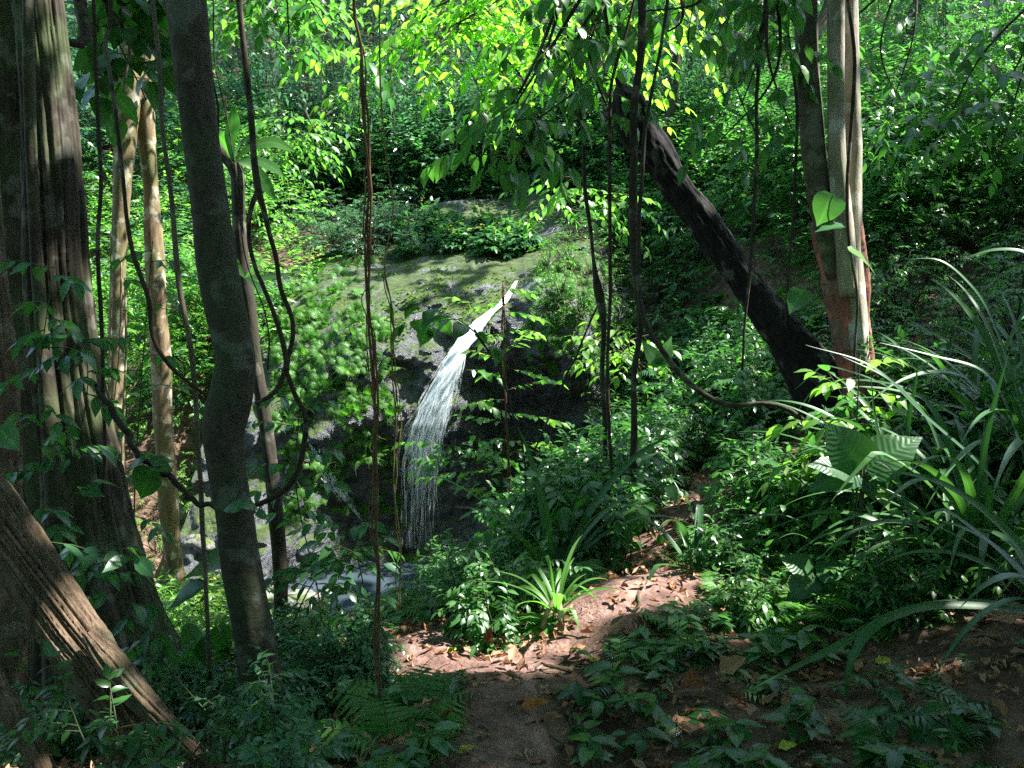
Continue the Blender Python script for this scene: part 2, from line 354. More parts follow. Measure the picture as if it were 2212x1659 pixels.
def sheetmat():
    m, t, o, N = newmat('water_sheet'); L = t.links.new
    at = N('ShaderNodeAttribute', attribute_name='leaf'); mp = N('ShaderNodeMapping'); mp.inputs['Scale'].default_value = (9, 11, 23); L(at.outputs['Vector'], mp.inputs[0])
    n = N('ShaderNodeTexNoise'); n.inputs['Scale'].default_value = 1; n.inputs['Detail'].default_value = 6; n.inputs['Roughness'].default_value = .6; n.inputs['Distortion'].default_value = .4; L(mp.outputs[0], n.inputs[0])
    sp = N('ShaderNodeSeparateXYZ'); L(at.outputs['Vector'], sp.inputs[0])
    c = N('ShaderNodeFloatCurve'); cc = c.mapping.curves[0]; cc.points[0].location = (0, .03); cc.points[1].location = (1, .0); p0 = cc.points.new(.3, .05); p1 = cc.points.new(.45, .15); p2 = cc.points.new(.6, .12); p3 = cc.points.new(.70, .02); c.mapping.update()
    L(sp.outputs[1], c.inputs['Value']); a = N('ShaderNodeMath', operation='ADD'); L(n.outputs[0], a.inputs[0]); L(c.outputs[0], a.inputs[1])
    g = N('ShaderNodeMapRange'); g.inputs[1].default_value = .54; g.inputs[2].default_value = .70; L(a.outputs[0], g.inputs[0])
    d = N('ShaderNodeBsdfPrincipled'); d.inputs['Base Color'].default_value = (.9, .94, 1, 1); d.inputs['Roughness'].default_value = .4
    ts = N('ShaderNodeBsdfTranslucent'); ts.inputs[0].default_value = (.9, .95, 1, 1)
    m1 = N('ShaderNodeMixShader'); m1.inputs[0].default_value = .4; L(d.outputs[0], m1.inputs[1]); L(ts.outputs[0], m1.inputs[2])
    tp = N('ShaderNodeBsdfTransparent'); m2 = N('ShaderNodeMixShader'); L(g.outputs[0], m2.inputs[0]); L(tp.outputs[0], m2.inputs[1]); L(m1.outputs[0], m2.inputs[2])
    L(m2.outputs[0], o.inputs[0]); return m
M_SHEET = sheetmat()

# ---------------------------------------------------------------- ground
ctrl = [(0, 0, 0), (-3, 0, -.1), (3, 0, .4), (0, -6, .2), (-8, -6, 0), (8, -6, 1.5), (-2.2, 2.6, -.15), (-3.2, 4, -.75),
 (.2, 8.5, -1.5), (1.6, 11.5, -1.2), (3, 12, .2), (4.2, 9.5, .5), (-1, 9.6, -2.8), (-2.5, 9.6, -2.8), (-2.5, 12, -3.0), (-.8, 12, -3), (-4, 11.2, -2.75),
 (-1.6, 10.8, -3.1), (.3, 10.5, -2.5), (.6, 12, -2.4), (-3, 15, -1), (0, 15, -1), (2, 15, 0), (-3.9, 17, 1.35), (-6, 15, .2), (-8, 14, -.9), (-8, 20, 1.8),
 (-10, 28, 7.5), (0, 20, 2.6), (0, 24, 5.8), (0, 30, 11.5), (0, 42, 21), (-12, 40, 17), (12, 24, 7.5), (12, 32, 14), (12, 42, 21), (6, 18, 4), (10, 14, 3.2),
 (14, 8, 2.8), (16, 0, 3), (25, 20, 9), (-20, 20, 4), (-15, 8, -.5), (-20, 0, 0), (-25, 40, 16), (25, 45, 23), (0, 52, 27), (-30, 10, 3), (-4.2, 9.4, -2.45), (-6, 10.5, -2.5), (-9, 11, -2.2)]
for u, v, y in [(1080, 1640, 2.68), (1060, 1500, 3.15), (900, 1400, 3.9), (700, 1480, 3.7), (595, 1581, 3.3), (340, 1510, 4.5), (100, 1480, 5.5), (430, 1659, 2.6),
 (1150, 1430, 3.6), (1300, 1330, 3.9), (1450, 1260, 4.3), (1450, 1180, 5.1), (1490, 1080, 6.5), (1510, 1010, 8), (1500, 1450, 3.3), (1800, 1450, 3.25), (2100, 1450, 3.05),
 (1800, 1250, 4.3), (2100, 1250, 4.0), (1860, 900, 6), (1700, 1000, 6.5), (2200, 1000, 5.5), (2100, 800, 8), (1700, 850, 9), (2000, 460, 13), (1600, 560, 14), (2212, 400, 14),
 (1000, 1330, 5), (1000, 1250, 6.5), (1200, 1150, 8), (1300, 1100, 8.5), (1400, 1000, 10), (550, 1320, 9.5), (250, 1400, 7), (50, 1250, 9), (420, 1060, 12.5), (100, 1100, 12), (50, 900, 16), (300, 900, 15)]:
    ctrl.append(tuple(W(u, v, y)))
ctrl = np.array(ctrl)
hf = rbf(ctrl[:, :2], ctrl[:, 2], .7)
def warp(n, lo, hi, c, k):
    t = np.linspace(-1, 1, n); s = np.sinh(k*t)/math.sinh(k)
    return np.where(s < 0, c+(c-lo)*s, c+(hi-c)*s)
GX = warp(460, -40, 40, 0, 3.2); GY = warp(520, -16, 62, 3.6, 3.0)
gx, gy = np.meshgrid(GX, GY)
H = hf(np.stack([gx, gy], -1))
far = np.clip((np.hypot(gx, gy-4)-6)/12, 0, 1)
p3 = np.stack([gx, gy, 0*gx], -1)
H += fbm(p3*2.1, 4, 3)*.035 + fbm(p3*9, 3, 5)*.010*(1-far) + fbm(p3*.5, 3, 9)*.25*far
# a low eroded step runs along the uphill side of the path
def hgt(x, y):
    x = np.asarray(x, float); y = np.asarray(y, float)
    i = np.clip(np.searchsorted(GX, x)-1, 0, len(GX)-2); j = np.clip(np.searchsorted(GY, y)-1, 0, len(GY)-2)
    a = np.clip((x-GX[i])/(GX[i+1]-GX[i]), 0, 1); b = np.clip((y-GY[j])/(GY[j+1]-GY[j]), 0, 1)
    return H[j, i]*(1-a)*(1-b)+H[j, i+1]*a*(1-b)+H[j+1, i]*(1-a)*b+H[j+1, i+1]*a*b
def grid_T(nj, ni):
    j, i = np.meshgrid(np.arange(nj-1), np.arange(ni-1), indexing='ij')
    a = j*ni+i; b = a+1; c = a+ni+1; d = a+ni
    return np.concatenate([np.stack([a, b, c], -1).reshape(-1, 3), np.stack([a, c, d], -1).reshape(-1, 3)])
g = Geo(); g.add(np.stack([gx, gy, H], -1).reshape(-1, 3), grid_T(*gx.shape), np.zeros((gx.size, 3)))
tag(g.build('ground', M_SOIL), kind='structure')

def hit(u, v, y0=2.2, y1=48):
    """where the sight line through a pixel meets the ground"""
    ys = np.concatenate([np.arange(y0, 12, .05), np.arange(12, y1, .15)]); P = W(np.asarray(u)[..., None], np.asarray(v)[..., None], ys)
    below = P[..., 2] < hgt(P[..., 0], P[..., 1])
    k = np.argmax(below, -1); ok = below.any(-1)
    Q = np.take_along_axis(P, k[..., None, None], -2)[..., 0, :]
    Q[..., 2] = hgt(Q[..., 0], Q[..., 1])
    return Q, ok

# path: a worn strip draped on the ground, its edges dipping under it
pc = [(1120, 1900, 1.7), (1085, 1640, 2.68), (1075, 1520, 3.1), (1130, 1430, 3.55), (1290, 1335, 3.9), (1430, 1265, 4.3), (1450, 1190, 5.1), (1485, 1085, 6.5), (1505, 1030, 7.6)]
def strip(pts, ws, name, n=160, m=26):
    P = np.array([W(*p) for p in pts]); C, ww = smooth_path(P, ws, n)
    Tn = nrm(np.gradient(C, axis=0)*np.array([1, 1, 0])); X = np.stack([Tn[:, 1], -Tn[:, 0], 0*Tn[:, 0]], -1)
    s = np.linspace(-1, 1, m)
    edge = 1+.25*noise(np.stack([np.arange(n)*.16, 0*np.arange(n), 0*np.arange(n)], -1), 4)
    V = C[:, None]+X[:, None]*(s[None, :, None]*(ww*edge)[:, None, None])
    z = hgt(V[..., 0], V[..., 1]); lift = .022-.06*np.clip(np.abs(s)-.55, 0, 1)**1.2/.4**1.2
    V[..., 2] = z+lift[None]+fbm(V*12, 4, 8)*.011+.02*noise(V*3.3, 5)
    g = Geo(); g.add(V.reshape(-1, 3), grid_T(n, m), np.zeros((n*m, 3)))
    return tag(g.build(name, M_PATH), kind='structure'), C
path_o, PC = strip(pc, [.24, .22, .22, .28, .33, .27, .18, .12, .08], 'path')
path_b, PB = strip([(1090, 1500, 3.15), (960, 1440, 3.6), (870, 1390, 4.0), (800, 1370, 4.4)], [.22, .24, .22, .16], 'side_path', 60, 18)
PATHC = np.concatenate([PC, PB])[:, :2]
def near_path(x, y, d=.24):
    x = np.atleast_1d(x); y = np.atleast_1d(y)
    return np.sqrt(((np.stack([x, y], -1)[:, None]-PATHC[None])**2).sum(-1)).min(1) < d

# ---------------------------------------------------------------- rock outcrop: a cliff y = f(x, z)
rc = [(640, 570, 16.5), (760, 530, 17), (900, 490, 18), (1100, 436, 19.5), (1270, 470, 17.5), (700, 640, 14.2), (850, 600, 14.8), (1000, 560, 15.2), (1150, 520, 16), (1250, 520, 15.4),
 (600, 760, 13.4), (660, 740, 13), (760, 700, 13), (850, 700, 12.9), (950, 665, 13.1), (1050, 640, 13.3), (1120, 608, 13.7), (1180, 600, 13.4), (700, 900, 12.2), (780, 900, 12.1), (860, 790, 12.45), (930, 770, 12.45),
 (900, 900, 12.25), (1000, 860, 12.7), (1100, 900, 13.3), (1150, 800, 12.95), (1200, 650, 12.8), (1250, 750, 12.5), (1300, 900, 13), (1000, 760, 12.5), (990, 700, 12.75), (1080, 740, 12.6), (760, 1150, 12.2), (900, 1160, 12.3), (1050, 1100, 12.9), (640, 1050, 11.8), (620, 1150, 11.5),
 (560, 900, 12.6), (840, 1050, 12.35), (940, 1050, 12.5), (1400, 700, 14.6), (1400, 900, 14.6), (1350, 560, 16), (1330, 780, 13.6), (600, 640, 15)]
RCp = np.array([W(*p) for p in rc]); rf = rbf(RCp[:, [0, 2]], RCp[:, 1], .25)
rx = np.linspace(-4.4, 2.1, 400); rz = np.linspace(-3.1, 3.0, 380)
RX, RZ = np.meshgrid(rx, rz)
def crest(x): return np.interp(x, [-4.4, -3.6, -2.6, -1.4, 0, 1.0, 1.5, 2.1], [1.2, 1.7, 2.35, 2.8, 3.0, 2.85, 2.2, .9])+.12*noise(np.stack([np.asarray(x)*1.7, 0*x, 0*x], -1), 77)
RZ = -3.1+(RZ+3.1)/6.1*(crest(RX)+3.1); RY = rf(np.stack([RX, RZ], -1))
q = np.stack([RX, RY*.6, RZ], -1)
RY = RY + .35*np.clip(RX-1.2, 0, 2)**2*3
RY = RY - .22*fbm(q*1.3, 3, 21) - .11*np.abs(noise(q*5+3, 27)) - .10*np.abs(noise(q*2.6+5, 22))*1.4 - .05*fbm(q*7, 4, 23)
# ledges: horizontal bedding steps
RY = RY - .05*np.abs(np.sin(RZ*7.5+2*noise(q*.9, 24)))
def rockpt(x, z): # bilinear
    i = np.clip(((np.asarray(x)-rx[0])/(rx[1]-rx[0])).astype(int), 0, len(rx)-2); zz = -3.1+(np.asarray(z)+3.1)*6.1/(crest(np.asarray(x))+3.1); j = np.clip(((zz-rz[0])/(rz[1]-rz[0])).astype(int), 0, len(rz)-2)
    return np.where(zz > 3.02, 99, RY[j, i])
g = Geo(); g.add(np.stack([RX, RY, RZ], -1).reshape(-1, 3), grid_T(*RX.shape), np.zeros((RX.size, 3)))
# close it at the back so that it is a solid boulder
top = np.stack([RX[-1], RY[-1], RZ[-1]], -1); bk = top.copy(); bk[:, 1] += 3; bk[:, 2] -= .8
g.add(np.concatenate([top, bk]), grid_T(2, len(rx)), np.zeros((2*len(rx), 3)))
for s_ in (0, -1):
    e = np.stack([RX[:, s_], RY[:, s_], RZ[:, s_]], -1); b2 = e.copy(); b2[:, 1] += 4
    g.add(np.concatenate([e, b2]), grid_T(2, len(rz)), np.zeros((2*len(rz), 3)))
rock = g.build('rock_outcrop', M_ROCK, base=(0, 12.5, -2.6))
tag(rock, 'big wet grey rock outcrop with green moss that the waterfall runs down', 'rock')
def rockhit(u, v):
    """sight line against the rock face"""
    ys = np.arange(10.8, 19.5, .05); P = W(np.asarray(u)[..., None], np.asarray(v)[..., None], ys)
    f = rockpt(P[..., 0], P[..., 2]); beh = P[..., 1] > f
    k = np.argmax(beh, -1); return np.take_along_axis(P, k[..., None, None], -2)[..., 0, :], beh.any(-1)

# ---------------------------------------------------------------- water
g = Geo(); n = 60
px, py = np.meshgrid(np.linspace(-14, 1.6, 2), np.linspace(8.2, 14, 2))
g.add(np.stack([px, py, 0*px-2.62], -1).reshape(-1, 3), grid_T(2, 2), np.zeros((4, 3)))
tag(g.build('water', M_WATER), kind='structure')
fall = [(1116, 606, 15), (1104, 630, 20), (1088, 652, 30), (1060, 675, 26), (1042, 693, 36), (1016, 725, 42), (990, 758, 40), (972, 800, 58), (956, 840, 70), (940, 880, 84), (926, 920, 92), (914, 965, 96), (908, 1020, 98), (905, 1090, 100), (903, 1185, 106)]
fu = np.array(fall, float); fu[:, 2] *= np.interp(np.arange(len(fu)), [0, 5, 9, 14], [.55, .68, .74, .8])
g = Geo(); gsh = Geo()
FALLY = np.array([min(rockhit(np.array([u_+d]), np.array([v_]))[0][0, 1] for d in (-w_*.5, 0, w_*.5)) for u_, v_, w_ in fall])-.02
FALLY[8:] = np.minimum(FALLY[8:], np.linspace(FALLY[8], FALLY[8]-.12, len(FALLY)-8)); FALLY = np.minimum.accumulate(FALLY); FALLY = np.convolve(np.pad(FALLY, 2, mode='edge'), np.ones(5)/5, 'valid')-.06
nS = 90; tS = np.linspace(0, 1, nS); sS = tS*(len(fu)-1); across = np.linspace(-1, 1, 15)
uS, vS, wS, yS = (np.interp(sS, range(len(fu)), q_) for q_ in (fu[:, 0], fu[:, 1], fu[:, 2]*.95, FALLY))
for lay in range(2):
    uu_ = uS[:, None]+wS[:, None]*.5*across[None]*(1-.25*lay)+3*noise(np.stack([sS[:, None]*.9+0*across, across[None]*1.5+0*sS[:, None], 0*sS[:, None]+lay*5+0*across], -1), 36)
    yy_ = yS[:, None]-.02-.05*lay-.04*(1-across[None]**2)
    V_ = W(uu_, vS[:, None]+0*uu_, yy_+0*uu_)
    A_ = np.stack([across[None]*wS[:, None]/60+0*uu_, np.repeat(tS[:, None], 15, 1), 0*uu_+.3+lay*.4], -1)
    gsh.add(V_.reshape(-1, 3), grid_T(nS, 15), A_.reshape(-1, 3))
for k in range(520):
    cl = [-.8, -.35, -.1, .3, .72, .05][k % 6]+rng.normal(0, .13) if k % 5 else rng.uniform(-1.1, 1.1)
    off = max(-1.1, min(1.1, cl)); t0 = 0 if rng.random() < .05 else .85*rng.random()**.75; t1 = min(1-.28*rng.random()**1.5-.02, t0+rng.uniform(.1, .42)); t0 = min(t0, t1-.05)
    tt = np.linspace(t0, t1, 26); s = tt*(len(fu)-1); off = off*(1+.25*np.sin(k))
    U = np.interp(s, range(len(fu)), fu[:, 0]); Vv = np.interp(s, range(len(fu)), fu[:, 1]); Ww = np.interp(s, range(len(fu)), fu[:, 2])
    wob = noise(np.stack([s*.6, np.full(26, off*2.5+k*.05), 0*s], -1), 31)*.5+noise(np.stack([s*2.2, np.full(26, k*1.7), 0*s], -1), 35)*.16
    uu = U+Ww*.5*(off+wob*.6)
    yy = np.interp(s, range(len(fu)), FALLY)-.03-.09*rng.random()
    Q = W(uu, Vv, yy)
    dens = np.interp(s.mean(), [0, 5, 8, 10, 14], [.4, .65, .95, .6, .34])
    wd = (.0035 if k % 4 else .011)*dens*rng.uniform(.6, 1.5)*np.interp(np.linspace(0, 1, len(Q)), [0, .2, .7, 1], [.1, 1, .8, .1])
    ribbon(g, Q, wd, (0, -1, .3), .3, rnd=rng.random(), rings=36)
wf = tag(g.build('waterfall', M_FALL, base=(-1.2, 12.2, -2.6)), 'thin white waterfall running down the mossy rock into the pool', 'waterfall', kind='structure')
ws_ = gsh.build('water_sheet', M_SHEET, None, base=(-1.2, 12.2, -2.6)); ws_.parent = wf; ws_.location = (0, 0, 0)
g = Geo()
for k in range(60):
    t0 = rng.uniform(0, .6); t1 = min(1, t0+rng.uniform(.2, .5)); tt = np.linspace(t0, t1, 20)
    U = np.interp(tt, [0, .3, .6, 1], [668, 690, 720, 790])+rng.normal(0, 9); Vv = np.interp(tt, [0, .3, .6, 1], [945, 990, 1040, 1120])+rng.normal(0, 6)
    P, ok = rockhit(U, Vv); Q = W(U, Vv, P[:, 1]-.03); ribbon(g, Q, np.full(20, .008), (0, -1, .4), .2, rnd=rng.random(), rings=30)
tag(g.build('trickle', M_FALL, base=(-2.6, 12, -2.6)), 'faint trickle of water down dark slab left of the waterfall', 'waterfall', kind='structure')

def boulder(u, v, y, s, lab, grp=None, fl=.6):
    base = W(u, v, y); g = Geo()
    a, b = 28, 18; th = np.linspace(0, 2*math.pi, a, endpoint=False); ph = np.linspace(-math.pi/2, math.pi/2, b)
    TH, PH = np.meshgrid(th, ph); D = np.stack([np.cos(PH)*np.cos(TH), np.cos(PH)*np.sin(TH), np.sin(PH)], -1)
    sd = random.randint(0, 999); r = 1+.25*fbm(D*1.3+sd, 3, sd)+.05*fbm(D*6, 3, sd+1)
    V = D*r[..., None]*np.array([1, .85, fl])*s
    j, i = np.meshgrid(np.arange(b-1), np.arange(a), indexing='ij'); i2 = (i+1) % a
    T = np.concatenate([np.stack([j*a+i, j*a+i2, (j+1)*a+i2], -1).reshape(-1, 3), np.stack([j*a+i, (j+1)*a+i2, (j+1)*a+i], -1).reshape(-1, 3)])
    g.add(V.reshape(-1, 3)+base, T, np.zeros((a*b, 3)))
    return tag(g.build('boulder', M_BOULDER, base=base), lab, 'boulder', grp)
boulder(565, 1318, 9.3, .42, 'pale sunlit flat boulder at the near edge of the pool', fl=.35)
boulder(640, 1300, 9.6, .28, 'pale boulder at the pool edge right of the slender dark trunk', fl=.5)
boulder(455, 1165, 11.4, .33, 'blue grey boulder at the water behind the thin pale pole')
boulder(400, 1110, 12.4, .5, 'mossy boulder on the far bank behind the sunlit trunk')
boulder(110, 1410, 6.3, .22, 'green tinged stone on the sunlit ground behind the leaning ridged trunk')
boulder(60, 1330, 7.6, .3, 'pale stone between leaves at the left edge of the picture')
for (u, v, y, s), w_ in zip([(700, 1290, 9.7, .14), (520, 1260, 10.3, .16), (480, 1235, 10.8, .12), (740, 1270, 9.8, .1), (600, 1275, 10.1, .1)],
        ['nearest the red roots but one', 'just left of the kinked trunk', 'farthest left in the pool', 'closest to the red roots', 'behind the slender dark trunk']):
    boulder(u, v, y, s, 'small wet stone in the pool, '+w_, 'small stones in the pool')

# ---------------------------------------------------------------- trunks
def path_px(pts, y0, y1=None):
    """pts: (u, v, width px); y runs from y0 at the first point to y1 at the last"""
    a = np.array(pts, float); t = np.linspace(0, 1, len(a)); ys = y0+(y1-y0 if y1 is not None else 0)*t
    return W(a[:, 0], a[:, 1], ys), a[:, 2]/2/F*ys
def up_ext(P, R, z=9.5, lean=(0, 0)):
    d = P[0]-P[1]; d = d/max(np.linalg.norm(d), 1e-6); hz = z-P[0][2]
    k = hz/max(d[2], .6)
    m1 = P[0]+np.array([d[0]*k*.35, d[1]*k*.35, hz*.45]); m2 = P[0]+np.array([d[0]*k*.6+lean[0], d[1]*k*.6+lean[1], hz])
    return np.vstack([m2, m1, P]), np.concatenate([[R[0]*.7, R[0]*.88], R])
def ridged(k=9, amp=.18, seed=0, twist=.5, fine=.05, groove=1.):
    def f(th, s):
        a = th+twist*s+.42*noise(np.stack([np.cos(th)*1.3, np.sin(th)*1.3, s*1.7], -1), seed)+.12*noise(np.stack([np.cos(th)*4, np.sin(th)*4, s*6], -1), seed+4)
        dep = np.clip(.55+.9*noise(np.stack([np.cos(th)*2, np.sin(th)*2, s*2.6], -1), seed+7), .1, 1.4)
        r = -groove*amp*dep*(np.abs(np.cos(a*k/2))**5+.4*np.abs(np.cos(a*k*1.02+s*3))**8)
        p = np.stack([np.cos(th)*2.2, np.sin(th)*2.2, s*2.2], -1)
        q = np.stack([np.cos(th)*6, np.sin(th)*6, s*5], -1)
        return r+amp*.7*noise(p, seed+1)+fine*fbm(q, 3, seed+2)
    return f
def ropey(scale=3.4, amp=.2, seed=0, stretch=1.5, fine=.05, twist=.4):
    """long ropes of wood parted by a network of deep grooves"""
    def f(th, s):
        t = th+twist*s
        p = np.stack([np.cos(t)*scale, np.sin(t)*scale, s*stretch], -1)
        p2 = np.stack([np.cos(t)*scale*2.1+9, np.sin(t)*scale*2.1, s*stretch*2], -1)
        q = np.stack([np.cos(th)*7, np.sin(th)*7, s*14], -1)
        n1 = np.clip(np.abs(noise(p, seed))*2.6, 0, 1); n2 = np.clip(np.abs(noise(p2, seed+1))*2.2, 0, 1)
        return amp*(n1**.6-.75)+amp*.38*(n2**.6-.7)+amp*.5*noise(np.stack([np.cos(th)*1.2, np.sin(th)*1.2, s*1.1], -1), seed+2)+fine*fbm(q, 3, seed+3)
    return f
def smoothish(amp=.07, seed=0, fine=.02):
    def f(th, s):
        p = np.stack([np.cos(th)*1.3, np.sin(th)*1.3, s*2.], -1); q = np.stack([np.cos(th)*5, np.sin(th)*5, s*9], -1)
        return amp*noise(p, seed+1)+fine*fbm(q, 3, seed+2)
    return f
CROWN_TOPS = []
def tree(name, label, segs, mat, cat='tree', ext=True, group=None, crown=False):
    """segs: list of (part name, P, R, sides, rings, disp)"""
    base = segs[0][1][-1]; t = thing(name, label, cat, base, group)
    for (pn, P, R, sides, rings, disp, mt) in segs:
        g = Geo(); tube(g, P, R, sides, rings, disp); g.build(pn, mt or mat, t)
    if crown: CROWN_TOPS.append((t, segs[0][1][0]))
    return t
def seg(pn, pts, y0, y1, sides=20, rings=60, disp=None, ext=None, mt=None, lean=(0, 0)):
    P, R = path_px(pts, y0, y1)
    if ext: P, R = up_ext(P, R, ext, lean)
    return (pn, P, R, sides, rings, disp, mt)

T1 = tree('fluted_tree', 'massive fluted grey brown tree with flaring base and white lichen blotches', [
    seg('trunk', [(80, 0, 92), (100, 200, 100), (115, 400, 112), (125, 600, 120), (145, 800, 130), (172, 1000, 156), (200, 1200, 196), (245, 1400, 255), (280, 1530, 350), (290, 1640, 430)], 4.6, 4.3, 180, 480, ropey(4.2, .17, 3, .5, .03, .06), 9.5),
    seg('buttress', [(205, 1080, 40), (235, 1200, 60), (285, 1340, 84), (335, 1450, 84), (400, 1545, 60)], 4.45, 4.2, 36, 120, ropey(1.6, .14, 5, .8, .03, .1)),
    seg('buttress', [(110, 1100, 50), (130, 1300, 80), (150, 1500, 110), (150, 1640, 140)], 4.4, 4.2, 36, 120, ropey(1.8, .14, 8, .8, .03, .1)),
    seg('side_stem', [(60, 0, 22), (66, 300, 24), (82, 600, 26), (100, 800, 34), (118, 1000, 50), (140, 1150, 70)], 4.35, 4.25, 16, 80, smoothish(.1, 11), 8),
    ], BM['grey'], crown=True)
def lichen(parent, spots, y, mat, name='lichen_patch'):
    g = Geo()
    for u, v, r in spots:
        for k in range(7):
            P = W(u+rng.normal(0, r*.4), v+rng.normal(0, r*.6), y); n = 9; th = np.linspace(0, 2*math.pi, n, endpoint=False); rr = r/F*y*.5*rng.uniform(.5, 1.1, n)
            V = np.vstack([P, P+np.stack([np.cos(th)*rr, .03*np.abs(np.cos(th)), np.sin(th)*rr*1.5], -1)+np.array([0, .004, 0])])
            T = np.array([(0, 1+i, 1+(i+1) % n) for i in range(n)]); g.add(V, T, np.zeros((n+1, 3)))
    g.build(name, mat, parent)
T0 = tree('background_tree', 'dim grey trunk at the left edge behind the massive fluted tree', [
    seg('trunk', [(12, 0, 66), (22, 300, 72), (40, 600, 82), (62, 800, 92), (88, 1000, 100), (112, 1150, 112), (140, 1400, 150), (150, 1560, 200)], 5.3, 5.2, 90, 300, ropey(3.4, .15, 13, .6, .03, .05), 9.5),
    ], BM['grey'], crown=True)
T00 = tree('background_tree', 'brown mossy trunk cut off by the left edge halfway down', [
    seg('trunk', [(-40, 300, 60), (-20, 560, 60), (2, 760, 60), (10, 950, 64), (18, 1150, 70), (20, 1450, 90), (20, 1700, 110)], 4.0, 3.9, 44, 160, ropey(2, .16, 17, 1, .05, .05), 9),
    ], BM['brown'])
T2 = tree('kinked_tree', 'dark mossy smooth trunk with a swollen kink, left of the waterfall', [
    seg('trunk', [(398, -20, 82), (412, 100, 78), (435, 300, 73), (455, 450, 76), (474, 600, 84), (498, 718, 84), (508, 780, 84), (500, 840, 92), (488, 890, 96), (481, 930, 90), (487, 1000, 82), (506, 1110, 80), (522, 1227, 84), (543, 1339, 84), (567, 1488, 96), (592, 1581, 112), (606, 1650, 150)], 3.35, 3.2, 48, 320, smoothish(.07, 23, .03), 9.5),
    ], barkmat('bark_kinked', (.024, .021, .015), (.062, .053, .036), (.03, .055, .02), .6, (26, 26, 26), .6, blotch=(.13, .155, .12), blotchamt=.45), crown=True)
T3 = tree('leaning_tree', 'light brown deeply ridged trunk leaning across the lower left corner, hollow at its foot', [
    seg('trunk', [(-330, 700, 94), (-200, 850, 98), (-106, 970, 102), (-12, 1105, 106), (66, 1228, 108), (142, 1350, 112), (206, 1448, 116), (250, 1532, 100), (302, 1630, 88), (360, 1740, 96), (430, 1880, 120)], 2.95, 2.5, 220, 620, ropey(6.5, .27, 31, 1.7, .035, .9)),
    seg('forked_root', [(190, 1370, 30), (240, 1430, 60), (292, 1496, 58), (342, 1548, 50), (392, 1600, 44), (448, 1656, 44), (530, 1735, 56), (600, 1820, 60)], 2.62, 2.42, 90, 320, ropey(4, .24, 37, 1.8, .05, .6)),
    seg('hollow', [(300, 1500, 40), (332, 1570, 80), (372, 1650, 96), (420, 1740, 110)], 2.74, 2.62, 24, 60, smoothish(.1, 38), mt=BM['black']),  # black tube whose colour stands in for the shade inside the hollow
    ], BM['brown'])
T3b = tree('small_tree', 'short crooked mossy stem in the bottom left corner under the leaning trunk', [
    seg('trunk', [(-60, 1380, 46), (0, 1490, 48), (40, 1560, 52), (78, 1630, 56), (100, 1720, 66)], 2.5, 2.4, 70, 180, ropey(4.2, .22, 41, 1.8, .05, .5))], BM['brown'])
T4a = tree('rooted_tree', 'sunlit slender trunk wrapped in hanging roots, left of its twin behind the vines', [
    seg('trunk', [(292, -20, 42), (290, 60, 46), (284, 140, 52), (274, 260, 46), (262, 420, 36), (256, 568, 32), (252, 718, 32), (252, 867, 32), (250, 960, 36), (253, 1054, 36), (258, 1150, 46)], 9.0, 8.6, 24, 160, smoothish(.14, 43, .05), 10),
    seg('aerial_root', [(270, 600, 5), (272, 760, 5), (266, 900, 6), (262, 1060, 6)], 8.4, 8.4, 6, 40),
    seg('aerial_root', [(240, 500, 5), (240, 700, 4), (236, 880, 6), (246, 1080, 7)], 8.5, 8.5, 6, 40),
    seg('aerial_root', [(262, 560, 4), (258, 760, 5), (244, 920, 5), (250, 1080, 6)], 8.3, 8.3, 6, 40),
    ], BM['pale'])
T4b = tree('rooted_tree', 'sunlit pale brown trunk with crumbling bark, right of its twin behind the vines', [
    seg('trunk', [(312, -20, 40), (306, 110, 48), (312, 250, 40), (326, 411, 30), (334, 550, 40), (341, 680, 38), (348, 774, 42), (353, 904, 42), (357, 980, 42), (362, 1054, 42), (368, 1147, 40), (380, 1264, 44), (384, 1330, 60)], 9.0, 9.2, 24, 170, smoothish(.14, 47, .06), 10)], BM['pale'])
T5 = tree('nest_tree', 'slim crooked dark trunk behind the kinked trunk, carrying a bird nest fern', [
    seg('trunk', [(415, -20, 24), (420, 120, 26), (436, 250, 28), (474, 328, 34), (500, 345, 36), (512, 372, 32), (515, 430, 30), (519, 523, 30), (527, 587, 28), (536, 643, 28), (552, 780, 26), (572, 904, 28), (586, 1016, 30), (597, 1128, 32), (605, 1227, 32), (606, 1331, 34), (604, 1380, 46)], 6.6, 6.4, 18, 150, smoothish(.12, 53, .05), 9),
    ], BM['dark'])
LOG = tree('leaning_log', 'thick black bare broken log leaning diagonally to the upper left', [
    seg('trunk', [(1338, 186, 20), (1346, 206, 52), (1356, 232, 80), (1372, 268, 84), (1410, 320, 76), (1450, 385, 64), (1476, 424, 62), (1500, 452, 70), (1540, 510, 70), (1590, 585, 68), (1640, 655, 74), (1690, 720, 86), (1740, 790, 102), (1790, 865, 126), (1830, 930, 160)], 6.4, 6.1, 80, 300, ropey(1.7, .2, 59, 1.6, .07, .4)),
    seg('broken_spur', [(1330, 168, 6), (1338, 186, 14), (1352, 214, 22), (1372, 262, 24)], 6.38, 6.38, 10, 20, smoothish(.2, 60)),
    ], BM['black'])
